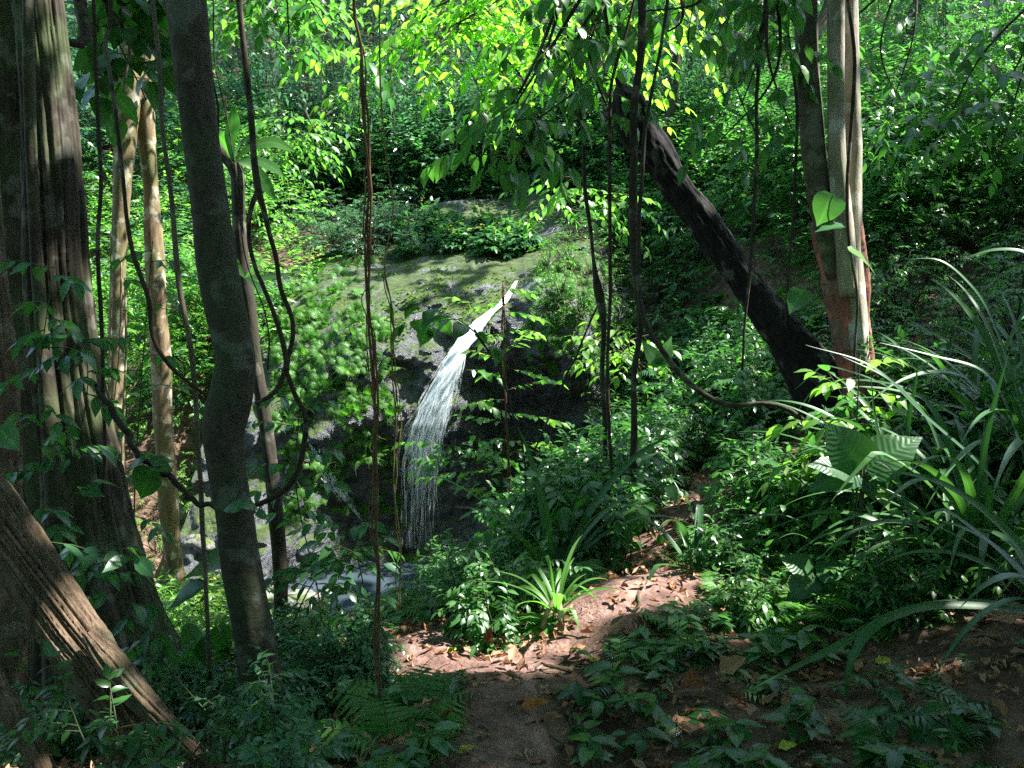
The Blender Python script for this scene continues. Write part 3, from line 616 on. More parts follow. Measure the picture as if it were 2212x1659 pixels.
M1 = tree('multi_stem_tree', 'pale tree of three fused stems with reddish bark, right of the leaning log', [
    seg('trunk', [(1802, 470, 92), (1816, 540, 94), (1828, 610, 92), (1838, 690, 84), (1848, 770, 76), (1860, 850, 76), (1872, 920, 88), (1880, 980, 116)], 6.0, 5.9, 72, 240, ropey(1.8, .22, 61, .9, .05, .3), mt=BM['multibase']),
    seg('stem', [(1739, -10, 48), (1745, 168, 46), (1752, 261, 48), (1764, 392, 48), (1782, 490, 44), (1802, 600, 36)], 5.95, 5.92, 24, 120, smoothish(.08, 63, .03), 9.5, barkmat('bark_stem_dark', (.045, .04, .03), (.11, .09, .065), (.05, .08, .03), .5, (12, 12, 4), .5, blotch=(.28, .28, .22), blotchamt=.3)),
    seg('stem', [(1806, -10, 34), (1806, 187, 34), (1808, 336, 36), (1816, 429, 38), (1826, 520, 40), (1834, 640, 40)], 5.85, 5.82, 24, 120, smoothish(.08, 67, .03), 9.5, BM['multistem_lit']),
    seg('stem', [(1838, -10, 30), (1840, 187, 34), (1842, 336, 38), (1838, 440, 44), (1836, 540, 48), (1846, 660, 48), (1862, 800, 40)], 6.0, 5.86, 24, 120, ridged(4, .14, 69, .5, .04), 9.5, BM['multistem_lit']),
    seg('climbing_stem', [(1830, -10, 7), (1846, 120, 8), (1840, 260, 8), (1830, 400, 8), (1834, 520, 7), (1852, 640, 6), (1846, 780, 6), (1858, 920, 6)], 5.72, 5.66, 8, 80, None, 8, BM['vine']),
    ], BM['multi'], crown=True)

# ---------------------------------------------------------------- vines
def vine(pts, y0, y1, label, mat='vine', ext=None, name='hanging_vine', extra=(), group=None, wob=.0, sides=8):
    P, R = path_px([(a, b, c) for a, b, c in pts], y0, y1)
    if ext: P, R = up_ext(P, R, ext)
    t = thing(name, label, 'vine', P[-1], group); g = Geo()
    n = max(40, len(P)*10); C, rr = smooth_path(P, R, n)
    C = C + (np.stack([noise(np.stack([np.arange(n)*.21, 0*C[:, 0]+k*9+y0*7, 0*C[:, 0]], -1), 3) for k in range(3)], -1))*np.minimum(.012+wob, .05)
    tube(g, C, rr, sides, n, smoothish(.18, int(y0*17) % 97, .05)); g.build('stem', BM[mat], t)
    for e in extra:
        P, R = path_px(e, y0, y1); g = Geo(); tube(g, P, R, sides, len(P)*8, smoothish(.15, 5, .04)); g.build('side_stem', BM[mat], t)
    return t
vine([(202, -20, 8), (205, 112, 8), (213, 224, 8), (213, 336, 9), (215, 448, 9), (218, 612, 9), (220, 643, 9), (224, 792, 8), (222, 940, 7), (226, 1100, 6)], 4.0, 4.0, 'straight black vine hanging nearest to the massive fluted tree', ext=8)
vine([(239, -20, 9), (237, 56, 9), (228, 93, 9), (239, 149, 9), (254, 261, 9), (265, 373, 9), (276, 485, 9), (299, 597, 10), (314, 643, 10), (329, 740, 10), (358, 785, 9), (403, 822, 8), (440, 850, 7)], 3.8, 3.7, 'black kinked vine that swings right across the sunlit twin trunks', ext=8)
vine([(330, -20, 9), (338, 75, 9), (347, 187, 10), (358, 317, 10), (370, 411, 11), (385, 597, 12), (396, 680, 12), (411, 792, 12), (422, 923, 12), (429, 1016, 12), (435, 1143, 12), (440, 1189, 11), (448, 1301, 10), (452, 1370, 10), (455, 1470, 10)], 3.8, 3.75, 'thin grey brown pole stem standing just left of the kinked trunk', 'pole', ext=8, name='pole_stem')
vine([(511, -20, 13), (523, 93, 13), (534, 168, 14), (545, 261, 14), (552, 355, 15), (558, 411, 16), (575, 467, 12), (594, 568, 11), (612, 624, 11), (631, 692, 11), (629, 740, 11), (620, 774, 12), (616, 800, 12), (623, 815, 11), (635, 848, 11), (661, 897, 12), (657, 960, 12), (646, 1009, 12), (620, 1054, 13), (582, 1080, 13), (550, 1092, 10)], 4.2, 4.0, 'dark thick vine that splits, crosses itself and loops low right of the kinked trunk', ext=8, name='looping_vine',
     extra=[[(558, 411, 12), (543, 448, 10), (539, 523, 10), (552, 579, 10), (571, 624, 10), (597, 692, 11), (616, 762, 12), (620, 800, 12)], [(622, 780, 11), (616, 800, 11), (600, 838, 11), (582, 856, 9), (552, 872, 7)]])
vine([(205, 835, 9), (222, 858, 12), (239, 886, 13), (276, 942, 13), (310, 994, 14), (330, 1008, 14), (355, 1024, 15), (396, 1060, 14), (429, 1083, 12), (465, 1100, 11)], 3.6, 3.5, 'dark branch running down diagonally from the fluted tree to the kinked trunk', 'dark', name='fallen_branch')
for k, (o_, ph, wd) in enumerate([(-7, 0, 4.6), (6, 1.3, 5.6), (0, 2.6, 4), (10, 3.6, 3), (-11, 5, 2.4)]):
    base = [(768, -20), (770, 45), (783, 105), (781, 149), (783, 261), (788, 355), (794, 448), (798, 560), (797, 643), (801, 755), (806, 867), (807, 960), (812, 1091), (812, 1152), (816, 1264), (812, 1376), (820, 1488), (824, 1652), (826, 1760)]
    pts = [(u+o_*min(1, max(.1, (v-60)/140))*math.cos(ph+v*.011), v, wd*(1.3 if v < 100 else 1)) for u, v in base]
    if k >= 3: pts = [p for p in pts if 100 < p[1] < (1300 if k == 3 else 1000)]
    vine(pts, 3.0, 3.0, ['reddish brown aerial root hanging left of the waterfall, leftmost strand of its twisted bunch', 'reddish brown aerial root, thickest strand of the twisted bunch left of the waterfall', 'dark red aerial root woven through the middle of the twisted bunch', 'thin red root strand on the right side of the twisted bunch', 'thinnest short strand of the twisted bunch of red roots'][k], 'red', ext=8 if k < 3 else None, name='aerial_root', group='twisted bunch of red aerial roots')
for k in range(4):
    base = [(824, -20), (827, 187), (835, 336), (837, 467), (831, 587), (842, 640), (850, 700), (853, 792), (862, 904), (857, 979), (855, 1091), (857, 1227), (859, 1320)]
    pts = [(u+(k-1.5)*5*math.sin(1+k+v*.008)*(1 if v > 400 else .25), v, 2.6 if k else 3.4) for u, v in base][(0 if k == 0 else 4):(13 if k < 2 else 12-k)]
    vine(pts, 4.0, 4.0, ['long thin yellowish root string falling past the left edge of the waterfall', 'yellowish root string of the thin bunch, reaching almost as low as the longest', 'thin yellowish root string ending level with the pool', 'shortest yellowish root string of the thin bunch'][k], 'root', ext=8 if k == 0 else None, name='root_string', group='thin yellowish root strings before the waterfall', sides=5)
vine([(1352, 60, 6), (1330, 140, 7), (1324, 168, 7), (1322, 300, 8), (1320, 448, 8), (1318, 597, 8), (1316, 680, 8), (1314, 867, 8), (1322, 1000, 7), (1330, 1060, 6)], 5.6, 5.6, 'brown vertical vine hanging left of the head of the leaning log', 'vine', ext=8)
vine([(1385, -20, 18), (1384, 100, 17), (1376, 187, 16), (1367, 373, 17), (1372, 560, 18), (1376, 620, 16), (1380, 736, 13), (1372, 811, 13), (1369, 942, 16), (1370, 1010, 20)], 5.4, 5.4, 'thickest dark vine hanging in front of the head of the leaning log', 'dark', ext=8)
vine([(1425, 100, 7), (1410, 187, 7), (1399, 261, 8), (1387, 411, 9), (1380, 523, 10), (1380, 606, 11), (1391, 680, 11), (1417, 736, 11), (1455, 795, 12), (1502, 841, 13), (1554, 867, 12), (1595, 874, 11), (1640, 873, 10), (1700, 885, 10), (1760, 930, 9)], 5.3, 5.2, 'dark vine sweeping in a long curve right towards the foot of the leaning log', 'dark', ext=8, name='swinging_vine')
vine([(1231, 112, 7), (1260, 299, 8), (1268, 448, 9), (1287, 597, 12), (1294, 640, 22), (1298, 670, 16), (1301, 792, 10), (1305, 904, 10), (1308, 1010, 10)], 6.2, 6.2, 'dark stem with a knotted lump right of the waterfall', 'dark', ext=8, name='knotted_stem')
vine([(1290, 658, 5), (1246, 762, 5), (1204, 856, 6), (1167, 942, 5), (1130, 1035, 6)], 6.1, 5.9, 'thin dark stem slanting down left from the knotted stem', 'dark', name='slanting_stem', sides=5)
vine([(1022, 714, 4), (1063, 770, 4), (1096, 848, 4), (1119, 923, 5), (1134, 998, 5), (1140, 1100, 5)], 5.8, 5.7, 'thin dark curved twig in front of the waterfall brow', 'dark', name='curved_twig', sides=5)
vine([(1655, -20, 8), (1644, 93, 8), (1638, 224, 8), (1640, 299, 8), (1636, 373, 8), (1625, 523, 8), (1618, 597, 7), (1612, 680, 6), (1604, 800, 6)], 5.6, 5.5, 'black straight vine hanging in front of the middle of the leaning log', 'dark', ext=8,
     extra=[[(1655, 60, 5), (1630, 150, 4), (1600, 230, 3)], [(1640, 300, 4), (1615, 250, 3), (1590, 190, 3)]])
vine([(1692, -20, 5), (1707, 112, 6), (1720, 224, 7), (1720, 336, 7), (1715, 448, 7), (1703, 560, 7), (1696, 700, 6)], 5.8, 5.8, 'thin dark vine just left of the three stemmed tree', 'dark', ext=8)
vine([(448, 60, 5), (459, 149, 5), (474, 231, 5), (474, 300, 4), (470, 420, 3)], 3.9, 3.9, 'thin dark vine hugging the right edge of the kinked trunk high up', 'dark', ext=8, sides=5)
vine([(456, -20, 3), (470, 149, 3), (489, 261, 3), (504, 358, 3), (515, 448, 3), (534, 568, 3), (571, 680, 3), (580, 740, 4), (578, 800, 3)], 4.4, 4.4, 'thread thin dark vine between the kinked trunk and the looping vine', 'dark', ext=8, sides=5)
vine([(616, -20, 3), (618, 30, 3), (621, 92, 3)], 5, 5, 'short thread of vine dangling at the top edge', 'dark', ext=8, sides=5)
vine([(175, -20, 26), (180, 30, 24), (186, 75, 24), (176, 92, 22), (150, 92, 18), (132, 80, 14), (112, 46, 12)], 5.0, 4.7, 'stout dark hooked limb at the top beside the massive fluted tree', 'dark', ext=8, name='hooked_limb', sides=12)
vine([(1108, 1100, 4), (1100, 1000, 5), (1094, 900, 5), (1090, 800, 5), (1086, 700, 4), (1088, 610, 3)], 8.0, 8.0, 'straight reddish sapling stem in front of the waterfall', 'red', name='young_tree', sides=5)

g = Geo(); u = rng.normal(1475, 38, 900); v = rng.normal(1222, 14, 900); P, ok = hit(u, v); n = len(P); P[:, 2] += .03
leaves(g, LO, P, nrm(rng.normal(0, 1, (n, 3))+UP*.6), nrm(UP+rng.normal(0, .4, (n, 3))), rng.uniform(.008, .022, n), wmul=1.4)
tag(g.build('moss', LM['moss'], base=P[0]), 'sunlit moss patch on the path beyond the strap leaved rosette', 'moss', kind='stuff')
# surface roots on the path
for k, (pts, lab) in enumerate([
    ([(1560, 1395, 5), (1450, 1440, 7), (1330, 1470, 9), (1250, 1500, 10), (1170, 1520, 8)], 'pale root crossing the bank right of the path'),
    ([(1330, 1350, 4), (1230, 1410, 8), (1150, 1470, 9), (1090, 1520, 7)], 'root running down the sunlit earth bank'),
    ([(1000, 1530, 5), (930, 1545, 7), (860, 1580, 9), (780, 1600, 8), (690, 1590, 8), (640, 1560, 7)], 'root lying left of the path among twigs'),
    ([(1180, 1560, 6), (1110, 1600, 10), (1060, 1640, 10), (1030, 1700, 8)], 'root sunk into the dark path at the bottom'),
    ([(900, 1500, 4), (820, 1530, 6), (740, 1560, 8), (680, 1570, 10)], 'thin root beside the foot of the kinked trunk'),
    ([(1660, 1425, 4), (1760, 1440, 6), (1860, 1455, 7), (1960, 1490, 7), (2080, 1560, 6)], 'thin pale brown stick on the ground at lower right'),
    ([(1480, 1560, 5), (1400, 1590, 8), (1280, 1600, 8), (1200, 1640, 8)], 'dark root right of the path at the bottom edge')]):
    u, v, wd = np.array(pts, float).T; P, ok = hit(u, v); P[:, 2] += .004
    P, R = smooth_path(P, wd/2/F*3.2, 40); P[:, 2] = hgt(P[:, 0], P[:, 1])+.006+.008*np.sin(np.linspace(0, 9, 40)); P[[0, 1, -1, -2], 2] -= .02
    g = Geo(); tube(g, P, R, 8, 60, smoothish(.2, k, .05)); tag(g.build('surface_root', BM['brown'], base=P[20]), lab, 'root')

# ---------------------------------------------------------------- plant builders (around the origin)
UP = np.array([0, 0, 1.])
def spray(gl, gs, p0, d0, L, nl, ls, tp, droop=.6, rs=.004, spread=.9, ldrop=.25, wob=.1, tipleaf=True, lw=None):
    """a twig with two ranks of leaves"""
    d = nrm(np.array(d0, float)); pts = [np.array(p0, float)]; K = 7
    for k in range(K):
        d = nrm(d+np.array([rng.normal(0, wob), rng.normal(0, wob), -droop/K+rng.normal(0, wob*.5)])); pts.append(pts[-1]+d*L/K)
    pts = np.array(pts); tube(gs, pts, np.linspace(rs, rs*.35, len(pts)), 4, 8)
    t = np.linspace(.18, .97, nl); s = t*K; i = np.clip(s.astype(int), 0, K-1)
    P = pts[i]+(pts[i+1]-pts[i])*(s-i)[:, None]; Tn = nrm(pts[i+1]-pts[i]); side = nrm(np.cross(Tn, UP)+1e-4)
    sg = np.where(np.arange(nl) % 2, 1, -1)[:, None]
    D = nrm(Tn*rng.uniform(.3, .8, (nl, 1))+side*sg*spread-UP*ldrop+rng.normal(0, .16, (nl, 3)))
    if tipleaf: P = np.vstack([P, pts[-1]]); D = np.vstack([D, nrm(d-UP*ldrop)])
    n = len(P); N = nrm(UP+rng.normal(0, .3, (n, 3)))
    prof = np.concatenate([.72+.28*np.sin(np.linspace(.3, 2.8, nl)), [1.]])[:n]
    leaves(gl, tp, P, D, N, ls*prof*rng.uniform(.75, 1.2, n), wmul=lw)
    return pts
def shrub(h=.8, nst=4, nbr=6, ls=.1, nl=8, tp=MID, lean=.35, bl=.35, droop=.7, up0=.25, lw=None):
    gl, gs = Geo(), Geo()
    for s in range(nst):
        a = rng.uniform(0, 6.283); d = nrm(np.array([math.cos(a)*lean*rng.uniform(.3, 1.3), math.sin(a)*lean*rng.uniform(.3, 1.3), 1]))
        L = h*rng.uniform(.65, 1.05); pts = [np.array([rng.normal(0, .03), rng.normal(0, .03), -.05])]; dd = d
        for k in range(8):
            dd = nrm(dd+rng.normal(0, .07, 3)+np.array([0, 0, -.02])); pts.append(pts[-1]+dd*L/8)
        pts = np.array(pts); tube(gs, pts, np.linspace(.004+.006*h, .002, 9), 5, 14)
        for b in range(nbr):
            t = up0+(1-up0)*(b+rng.random())/nbr; k = min(7.9, t*8); p = pts[int(k)]+(pts[int(k)+1]-pts[int(k)])*(k % 1)
            a = rng.uniform(0, 6.283); db = nrm(np.array([math.cos(a), math.sin(a), rng.uniform(.1, .7)]))
            spray(gl, gs, p, db, bl*rng.uniform(.6, 1.2)*(1.15-.5*t), nl, ls, tp, droop, lw=lw)
        spray(gl, gs, pts[-1], dd, bl*.6, max(3, nl-2), ls, tp, .4, lw=lw)
    return gl, gs
def fern(nf=9, L=.55, npin=17, arch=.9, pw=.28, rise=1.1, wm=1.25):
    gl, gs = Geo(), Geo()
    for f in range(nf):
        a = 6.283*f/nf+rng.normal(0, .3); o = np.array([math.cos(a), math.sin(a), 0]); ln = L*rng.uniform(.6, 1.1)
        d = nrm(o*.6+UP*rise*rng.uniform(.5, 1.2)); K = 10; pts = [np.array([0, 0, -.02])+o*.02]
        for k in range(K):
            d = nrm(d-UP*arch/K*1.6+o*.06+rng.normal(0, .02, 3)); pts.append(pts[-1]+d*ln/K)
        pts = np.array(pts); tube(gs, pts, np.linspace(.003, .001, K+1), 4, 12)
        t = np.linspace(.16, .98, npin); s = t*K; i = np.clip(s.astype(int), 0, K-1)
        P = pts[i]+(pts[i+1]-pts[i])*(s-i)[:, None]; Tn = nrm(pts[i+1]-pts[i]); side = nrm(np.cross(Tn, UP)+1e-4); up = nrm(np.cross(side, Tn))
        size = ln*pw*np.sin(np.clip(t*1.15+.18, 0, 1)*math.pi)**.7*np.linspace(1.1, .55, npin)+.01
        rv = rng.random()
        for sg in (-1, 1):
            D = nrm(side*sg+Tn*.35-UP*.12+rng.normal(0, .05, (npin, 3)))
            leaves(gl, PIN, P, D, up, size, R=rv*.7+.3*rng.random(npin), wmul=wm)
    return gl, gs
def strap_plant(n=16, L=.8, w=.02, arch=1.3, sp=.5, stiff=0., folds=.3):
    gl = Geo()
    for k in range(n):
        a = 6.283*k/n*2.4+rng.normal(0, .3); o = np.array([math.cos(a), math.sin(a), 0]); ln = L*rng.uniform(.55, 1.1)
        d = nrm(o*sp*rng.uniform(.4, 1.6)+UP); K = 12; pts = [np.array([0, 0, -.03])+o*.01]; ar = arch*rng.uniform(.5, 1.3); kink = rng.integers(6, 11) if rng.random() < .25 else 99
        for j in range(K):
            d = nrm(d-UP*(ar/K)*(.4+1.4*j/K)-(UP*.9 if j == kink else 0)+o*.03+rng.normal(0, .02, 3)); pts.append(pts[-1]+d*ln/K)
        pr = np.interp(np.linspace(0, 1, K+1), [0, .1, .4, .75, 1], [.5, .8, 1, .75, .05])*w*rng.uniform(.8, 1.2)
        ribbon(gl, np.array(pts), pr, nrm(UP-o*.3+rng.normal(0, .25, 3)), folds, rings=22)
    return gl, None
def rosette(n=7, ls=.12, h=.15, tp=MID, drop=.2, wm=None):
    """a seedling: a short stem topped by a whorl of leaves, a few lower ones"""
    gl, gs = Geo(), Geo(); b = rng.normal(0, .15, 2)*h; top = np.array([b[0], b[1], h])
    tube(gs, [np.array([0, 0, -.03]), top*.5+np.array([.01, 0, 0]), top], [.003, .0025, .0015], 4, 6)
    a = np.arange(n)*2.4+rng.normal(0, .3, n); z = rng.uniform(-.1, .6, n); D = np.stack([np.cos(a), np.sin(a), z*.6-drop], -1)
    t = rng.uniform(.45, 1, n)[:, None]; leaves(gl, tp, top*t, D, nrm(UP+rng.normal(0, .2, (n, 3))), ls*rng.uniform(.6, 1.15, n), wmul=wm)
    return gl, gs
def palm(nf=5, L=.9, npin=18, pw=.3, rise=1.3):
    gl, gs = Geo(), Geo()
    for f in range(nf):
        a = 6.283*f/nf+rng.normal(0, .3); o = np.array([math.cos(a), math.sin(a), 0]); ln = L*rng.uniform(.7, 1.1)
        d = nrm(o*.7+UP*rise); K = 12; pts = [np.zeros(3)]
        for k in range(K): d = nrm(d-UP*.13+o*.05); pts.append(pts[-1]+d*ln/K)
        pts = np.array(pts); tube(gs, pts, np.linspace(.006, .002, K+1), 4, 14)
        t = np.linspace(.25, .98, npin); s = t*K; i = np.clip(s.astype(int), 0, K-1)
        P = pts[i]+(pts[i+1]-pts[i])*(s-i)[:, None]; Tn = nrm(pts[i+1]-pts[i]); side = nrm(np.cross(Tn, UP)+1e-4); up = np.cross(side, Tn)
        size = ln*pw*np.sin(np.linspace(.6, 2.7, npin))
        for sg in (-1, 1): leaves(gl, PIN, P, nrm(side*sg+Tn*.7-UP*.35+rng.normal(0, .05, (npin, 3))), up, size, wmul=.75)
    return gl, gs
def bush(h=1.6, r=1., n=900, ls=.1, tp=LO):
    """dense woody bush: many short sprays through its volume, leafless gaps between them"""
    gl, gs = Geo(), Geo(); nb = max(8, n//26)
    for b in range(nb):
        a = rng.uniform(0, 6.283); rr = r*math.sqrt(rng.random()); z = h*rng.uniform(.15, 1)*(1-.35*(rr/r)**2)
        p1 = np.array([math.cos(a)*rr, math.sin(a)*rr, z]); p0 = np.array([p1[0]*.15, p1[1]*.15, z*.35])
        tube(gs, [p0, (p0+p1)/2+np.array([0, 0, .06*h]), p1], [.012, .008, .004], 3, 6)
        for q in range(3):
            a2 = a+rng.normal(0, 1.1); spray(gl, gs, p1+rng.normal(0, .05, 3)*r, np.array([math.cos(a2), math.sin(a2), rng.uniform(-.1, .6)]), .32*rng.uniform(.6, 1.3)*max(r, .6), n//nb//3, ls, tp, .6, rs=.003)
    return gl, gs
def curtain(L=3., n=160, ls=.09):
    """leafy climber hanging in strings"""
    gl, gs = Geo(), Geo()
    for k in range(9):
        x, y = rng.normal(0, .28, 2); ln = L*rng.uniform(.4, 1); pts = np.array([[x+rng.normal(0, .03), y+rng.normal(0, .03), -t*ln] for t in np.linspace(0, 1, 8)])
        tube(gs, pts, .004, 3, 10); m = n//9; P = pts[rng.integers(0, 7, m)]+rng.normal(0, .05, (m, 3)); P[:, 2] -= rng.random(m)*ln/8
        leaves(gl, LO, P, nrm(rng.normal(0, .6, (m, 3))-UP*.5), nrm(rng.normal(0, 1, (m, 3))+UP*.4-np.array([0, .5, 0])), ls*rng.uniform(.6, 1.3, m), wmul=1.3)
    return gl, gs

PROTO = {}
def place(kind, variants, fn, mat, stemmat, name, items, label, cat, group, tilt=0.):
    """build `variants` shapes once, then copy thing and parts to every (x, y, z, rz, scale) of items"""
    key = (kind, mat)
    if key not in PROTO:
        PROTO[key] = []
        for k in range(variants):
            gl, gs = fn(); t = thing(name, label, cat, (0, 0, 0), group)
            gl.build('foliage', LM[mat], t, smooth=True)
            if gs is not None and gs.n: gs.build('stem', BM[stemmat], t)
            PROTO[key].append([t, False])
    out = []
    for k, (x, y, z, rz, sc) in enumerate(items):
        p = PROTO[key][int(rng.integers(0, variants)) if k >= variants else k % variants]
        if not p[1]: p[1] = True; o = p[0]; o['label'] = label; o['look'] = label; o['group'] = group; o.location = (x, y, z); o.rotation_euler = (tilt, 0, rz if not tilt else rz*.1); o.scale = (sc,)*3; o.name = name; o['category'] = cat
        else:
            o = copy_thing(p[0], (x, y, z), rz if not tilt else rng.uniform(-.5, .5), sc, label, group, tilt=(tilt+rng.normal(0, .08+.2*(tilt > 0)), rng.normal(0, .08+.5*(tilt > 0)))); o['category'] = cat; o['look'] = label
        if group is None:
            if 'group' in o: del o['group']
            del o['look']
        out.append(o)
    return out
def drop_unused():
    for ps in PROTO.values():
        for t, used in ps:
            if not used:
                for c in list(t.children): bpy.data.objects.remove(c)
                bpy.data.objects.remove(t)
CLEAR = [(-50, 1540, 560, 2300, 3.05, .97), (1290, 1215, 1540, 1340, 9, .85), (1540, 1255, 1700, 1340, 5, .8), (1060, 1360, 1300, 1530, 5, .85), (1400, 1150, 1510, 1240, 7, .8)]   # bare trodden or litter covered earth
def scatter(box, n, smin, smax, path=True, ybox=None, y0=2.2):
    """n ground points inside a pixel box (u0, v0, u1, v1), or a list of boxes"""
    out = []; tries = 0
    while len(out) < n and tries < 40:
        tries += 1; u = rng.uniform(box[0], box[2], n*2); v = rng.uniform(box[1], box[3], n*2); P, ok = hit(u, v, y0)
        if path: ok &= ~near_path(P[:, 0], P[:, 1])
        ok &= P[:, 2] > -2.55
        for a0, b0, a1, b1, ym, pr in CLEAR: ok &= ~((u > a0) & (u < a1) & (v > b0) & (v < b1) & (P[:, 1] < ym) & (rng.random(len(u)) < pr))
        if ybox: ok &= (P[:, 1] > ybox[0]) & (P[:, 1] < ybox[1])
        for p in P[ok][:n-len(out)]: out.append((p[0], p[1], p[2]-.01, rng.uniform(0, 6.283), rng.uniform(smin, smax)))
    return out

RT = [('just above the orange leaf', 1130, 1500), ('crossing the lit bank left of the rosette', 1090, 1400), ('below the rosette', 1220, 1450), ('left of the crumpled tan leaf', 1420, 1480), ('above the crumpled tan leaf', 1540, 1430), ('right of the orange leaf', 1240, 1560), ('left of the orange leaf', 1030, 1560), ('by the bend of the path', 1380, 1300), ('at the lower left of the path', 960, 1600), ('where the paths fork', 990, 1480)]
for lab, u0, v0 in RT:
    a = rng.uniform(-.5, .5)+(.0 if rng.random() < .6 else 1.2); n = 9; t = np.linspace(-1, 1, n); L = rng.uniform(50, 110)
    P, ok = hit(u0+t*L*math.cos(a)+rng.normal(0, 5, n), v0+t*L*math.sin(a)*.6+rng.normal(0, 5, n)); P, R_ = smooth_path(P, np.interp(t, [-1, 0, 1], [.003, rng.uniform(.006, .012), .002]), 36)
    P[:, 2] = hgt(P[:, 0], P[:, 1])+.02+.012*np.sin(np.linspace(0, 8, 36)+a*5); P[[0, 1, -1, -2], 2] -= .03
    g = Geo(); tube(g, P, R_, 8, 50, smoothish(.2, int(u0), .05)); tag(g.build('surface_root', BM['brown'], base=P[18]), 'thin wriggling root '+lab, 'root')

# ================================================================ planting
# ---- far hillside
def zone(box, n, smin, smax, **k): return scatter(box, n, smin, smax, **k)
def onrock(box, n, smin, smax):
    u = rng.uniform(box[0], box[2], n*3); v = rng.uniform(box[1], box[3], n*3); P, ok = rockhit(u, v); P = P[ok][:n]
    return [(p[0], p[1]-.02, p[2], rng.uniform(0, 6.28), rng.uniform(smin, smax)) for p in P]
def mass(name, label, mat, boxes, ls, npl, hmax, ybox, rr=(.45, 1.15), tp=LO):
    """foliage nobody could count: overlapping leafy clumps standing on the slope"""
    g = Geo()
    for box, n in boxes:
        pts = scatter(box, n, 0, 1, path=False, ybox=ybox)
        for x, y, z, _, _ in pts:
            r = rng.uniform(*rr); c = np.array([x, y, z+rng.uniform(.1, hmax)]); lz = rng.uniform(.65, 1.45); lsz = ls*lz; k = int(npl*r*r/lz**1.6); m_ = max(k//7, 4)
            dv = nrm(rng.normal(0, 1, (m_, 3))); cc = c+dv*(r*rng.uniform(.35, 1, (m_, 1)))*np.array([1, 1, .75]); out = nrm(dv+np.array([0, 0, .1])+rng.normal(0, .3, (m_, 3)))
            idx = np.repeat(np.arange(m_), 7); q = np.tile(np.arange(7), m_); sd = nrm(np.cross(out, UP)+1e-3)
            P = cc[idx]+out[idx]*(q*lsz*.33)[:, None]; D = nrm(out[idx]*.6+sd[idx]*np.where(q % 2, 1, -1)[:, None]*.9-UP*.3+rng.normal(0, .2, (len(idx), 3)))
            leaves(g, tp, P, D, nrm(UP+rng.normal(0, .35, (len(idx), 3))), lsz*rng.uniform(.7, 1.3, len(idx)), R=np.clip(rng.random()*.8+rng.random(len(idx))*.25, 0, 1), wmul=1.15)
    return tag(g.build(name, LM[mat], smooth=False), label, 'foliage', kind='stuff')
mass('hillside_foliage', 'dense mass of small blue green leaves covering the steep hillside behind the waterfall', 'far', [((-250, -150, 1500, 440), 560), ((500, 330, 1500, 470), 200), ((-200, 100, 440, 520), 150)], .105, 420, 2.4, (15.5, 44))
mass('slope_foliage', 'dense mass of green leaves covering the slope right of the leaning log', 'mid', [((1350, -150, 2500, 470), 480), ((1850, 250, 2500, 520), 160), ((1300, 400, 1950, 640), 150)], .10, 420, 2.0, (11, 40))
mass('far_bank_foliage', 'sunlit mass of bright leaves beyond the left hand trunks', 'bright', [((-200, 480, 640, 980), 170), ((380, 330, 640, 520), 50)], .10, 380, 1.8, (12.5, 30))
smallb = lambda: bush(1.0, .6, 420, .075, LO)
mass('far_bank_shade', 'darker leafy clumps standing among the sunlit foliage beyond the left hand trunks', 'far', [((-200, 380, 640, 960), 60)], .11, 380, 1.6, (12, 28))
mass('rock_edge_foliage', 'dark leafy foliage along the foot of the hillside above the rock', 'mid', [((560, 390, 1450, 470), 90)], .12, 400, 1.6, (16, 27))
place('smallbush', 5, smallb, 'mid', 'dark', 'slope_bush', zone((1400, 400, 2500, 900), 170, .5, 1.0, ybox=(7.5, 30)), 'low dark green bush', 'bush', 'low bushes on the right hand slope')
place('smallbush', 5, smallb, 'far', 'dark', 'bank_bush', zone((560, 380, 900, 560), 26, .7, 1.2, ybox=(14, 30))+onrock((590, 430, 860, 575), 34, .5, .9), 'low cool green bush', 'bush', 'low bushes left of the rock top')
place('smallbush', 5, smallb, 'bright', 'dark', 'stream_bush', zone((-100, 1000, 480, 1300), 40, .3, .7, ybox=(7, 14)), 'small sunlit bush', 'bush', 'small bright bushes on the low left bank')
# ---- slender trees on the hillside
def bgtree(h=9, r=.10):
    gs, gl = Geo(), Geo(); b = rng.normal(0, .5, 2)
    pts = [np.array([0, 0, -.3]), np.array([b[0]*.2, b[1]*.2, h*.3]), np.array([b[0]*.6, b[1]*.5, h*.6]), np.array([b[0], b[1], h])]
    tube(gs, pts, [r*1.2, r, r*.8, r*.4], 8, 30, smoothish(.12, 3))
    for k in range(26):
        t = rng.uniform(.3, 1); p = pts[0]*(1-t)+pts[3]*t; a = rng.uniform(0, 6.283)
        spray(gl, gs, p, np.array([math.cos(a), math.sin(a), rng.uniform(-.1, .5)]), rng.uniform(.6, 1.4), 16, .15, LOW, .7, rs=.009)
    return gl, gs
Pb = [(100, 560, 17), (170, 640, 15), (450, 520, 20), (660, 470, 21), (720, 440, 24), (930, 430, 23), (1060, 430, 22), (1190, 420, 21), (1310, 420, 19), (1430, 430, 17), (1500, 440, 20), (1560, 430, 18), (1660, 420, 22), (1900, 440, 16), (1960, 420, 19), (2030, 430, 17), (2120, 400, 20), (2190, 430, 15), (2260, 380, 18), (30, 600, 14), (560, 500, 23), (820, 420, 27), (1620, 460, 15), (1250, 400, 25)]
it = []
for u, v, y in Pb:
    q = W(u, v, y); it.append((q[0], q[1], float(hgt(q[0], q[1])), rng.uniform(0, 6.28), rng.uniform(.8, 1.25)))
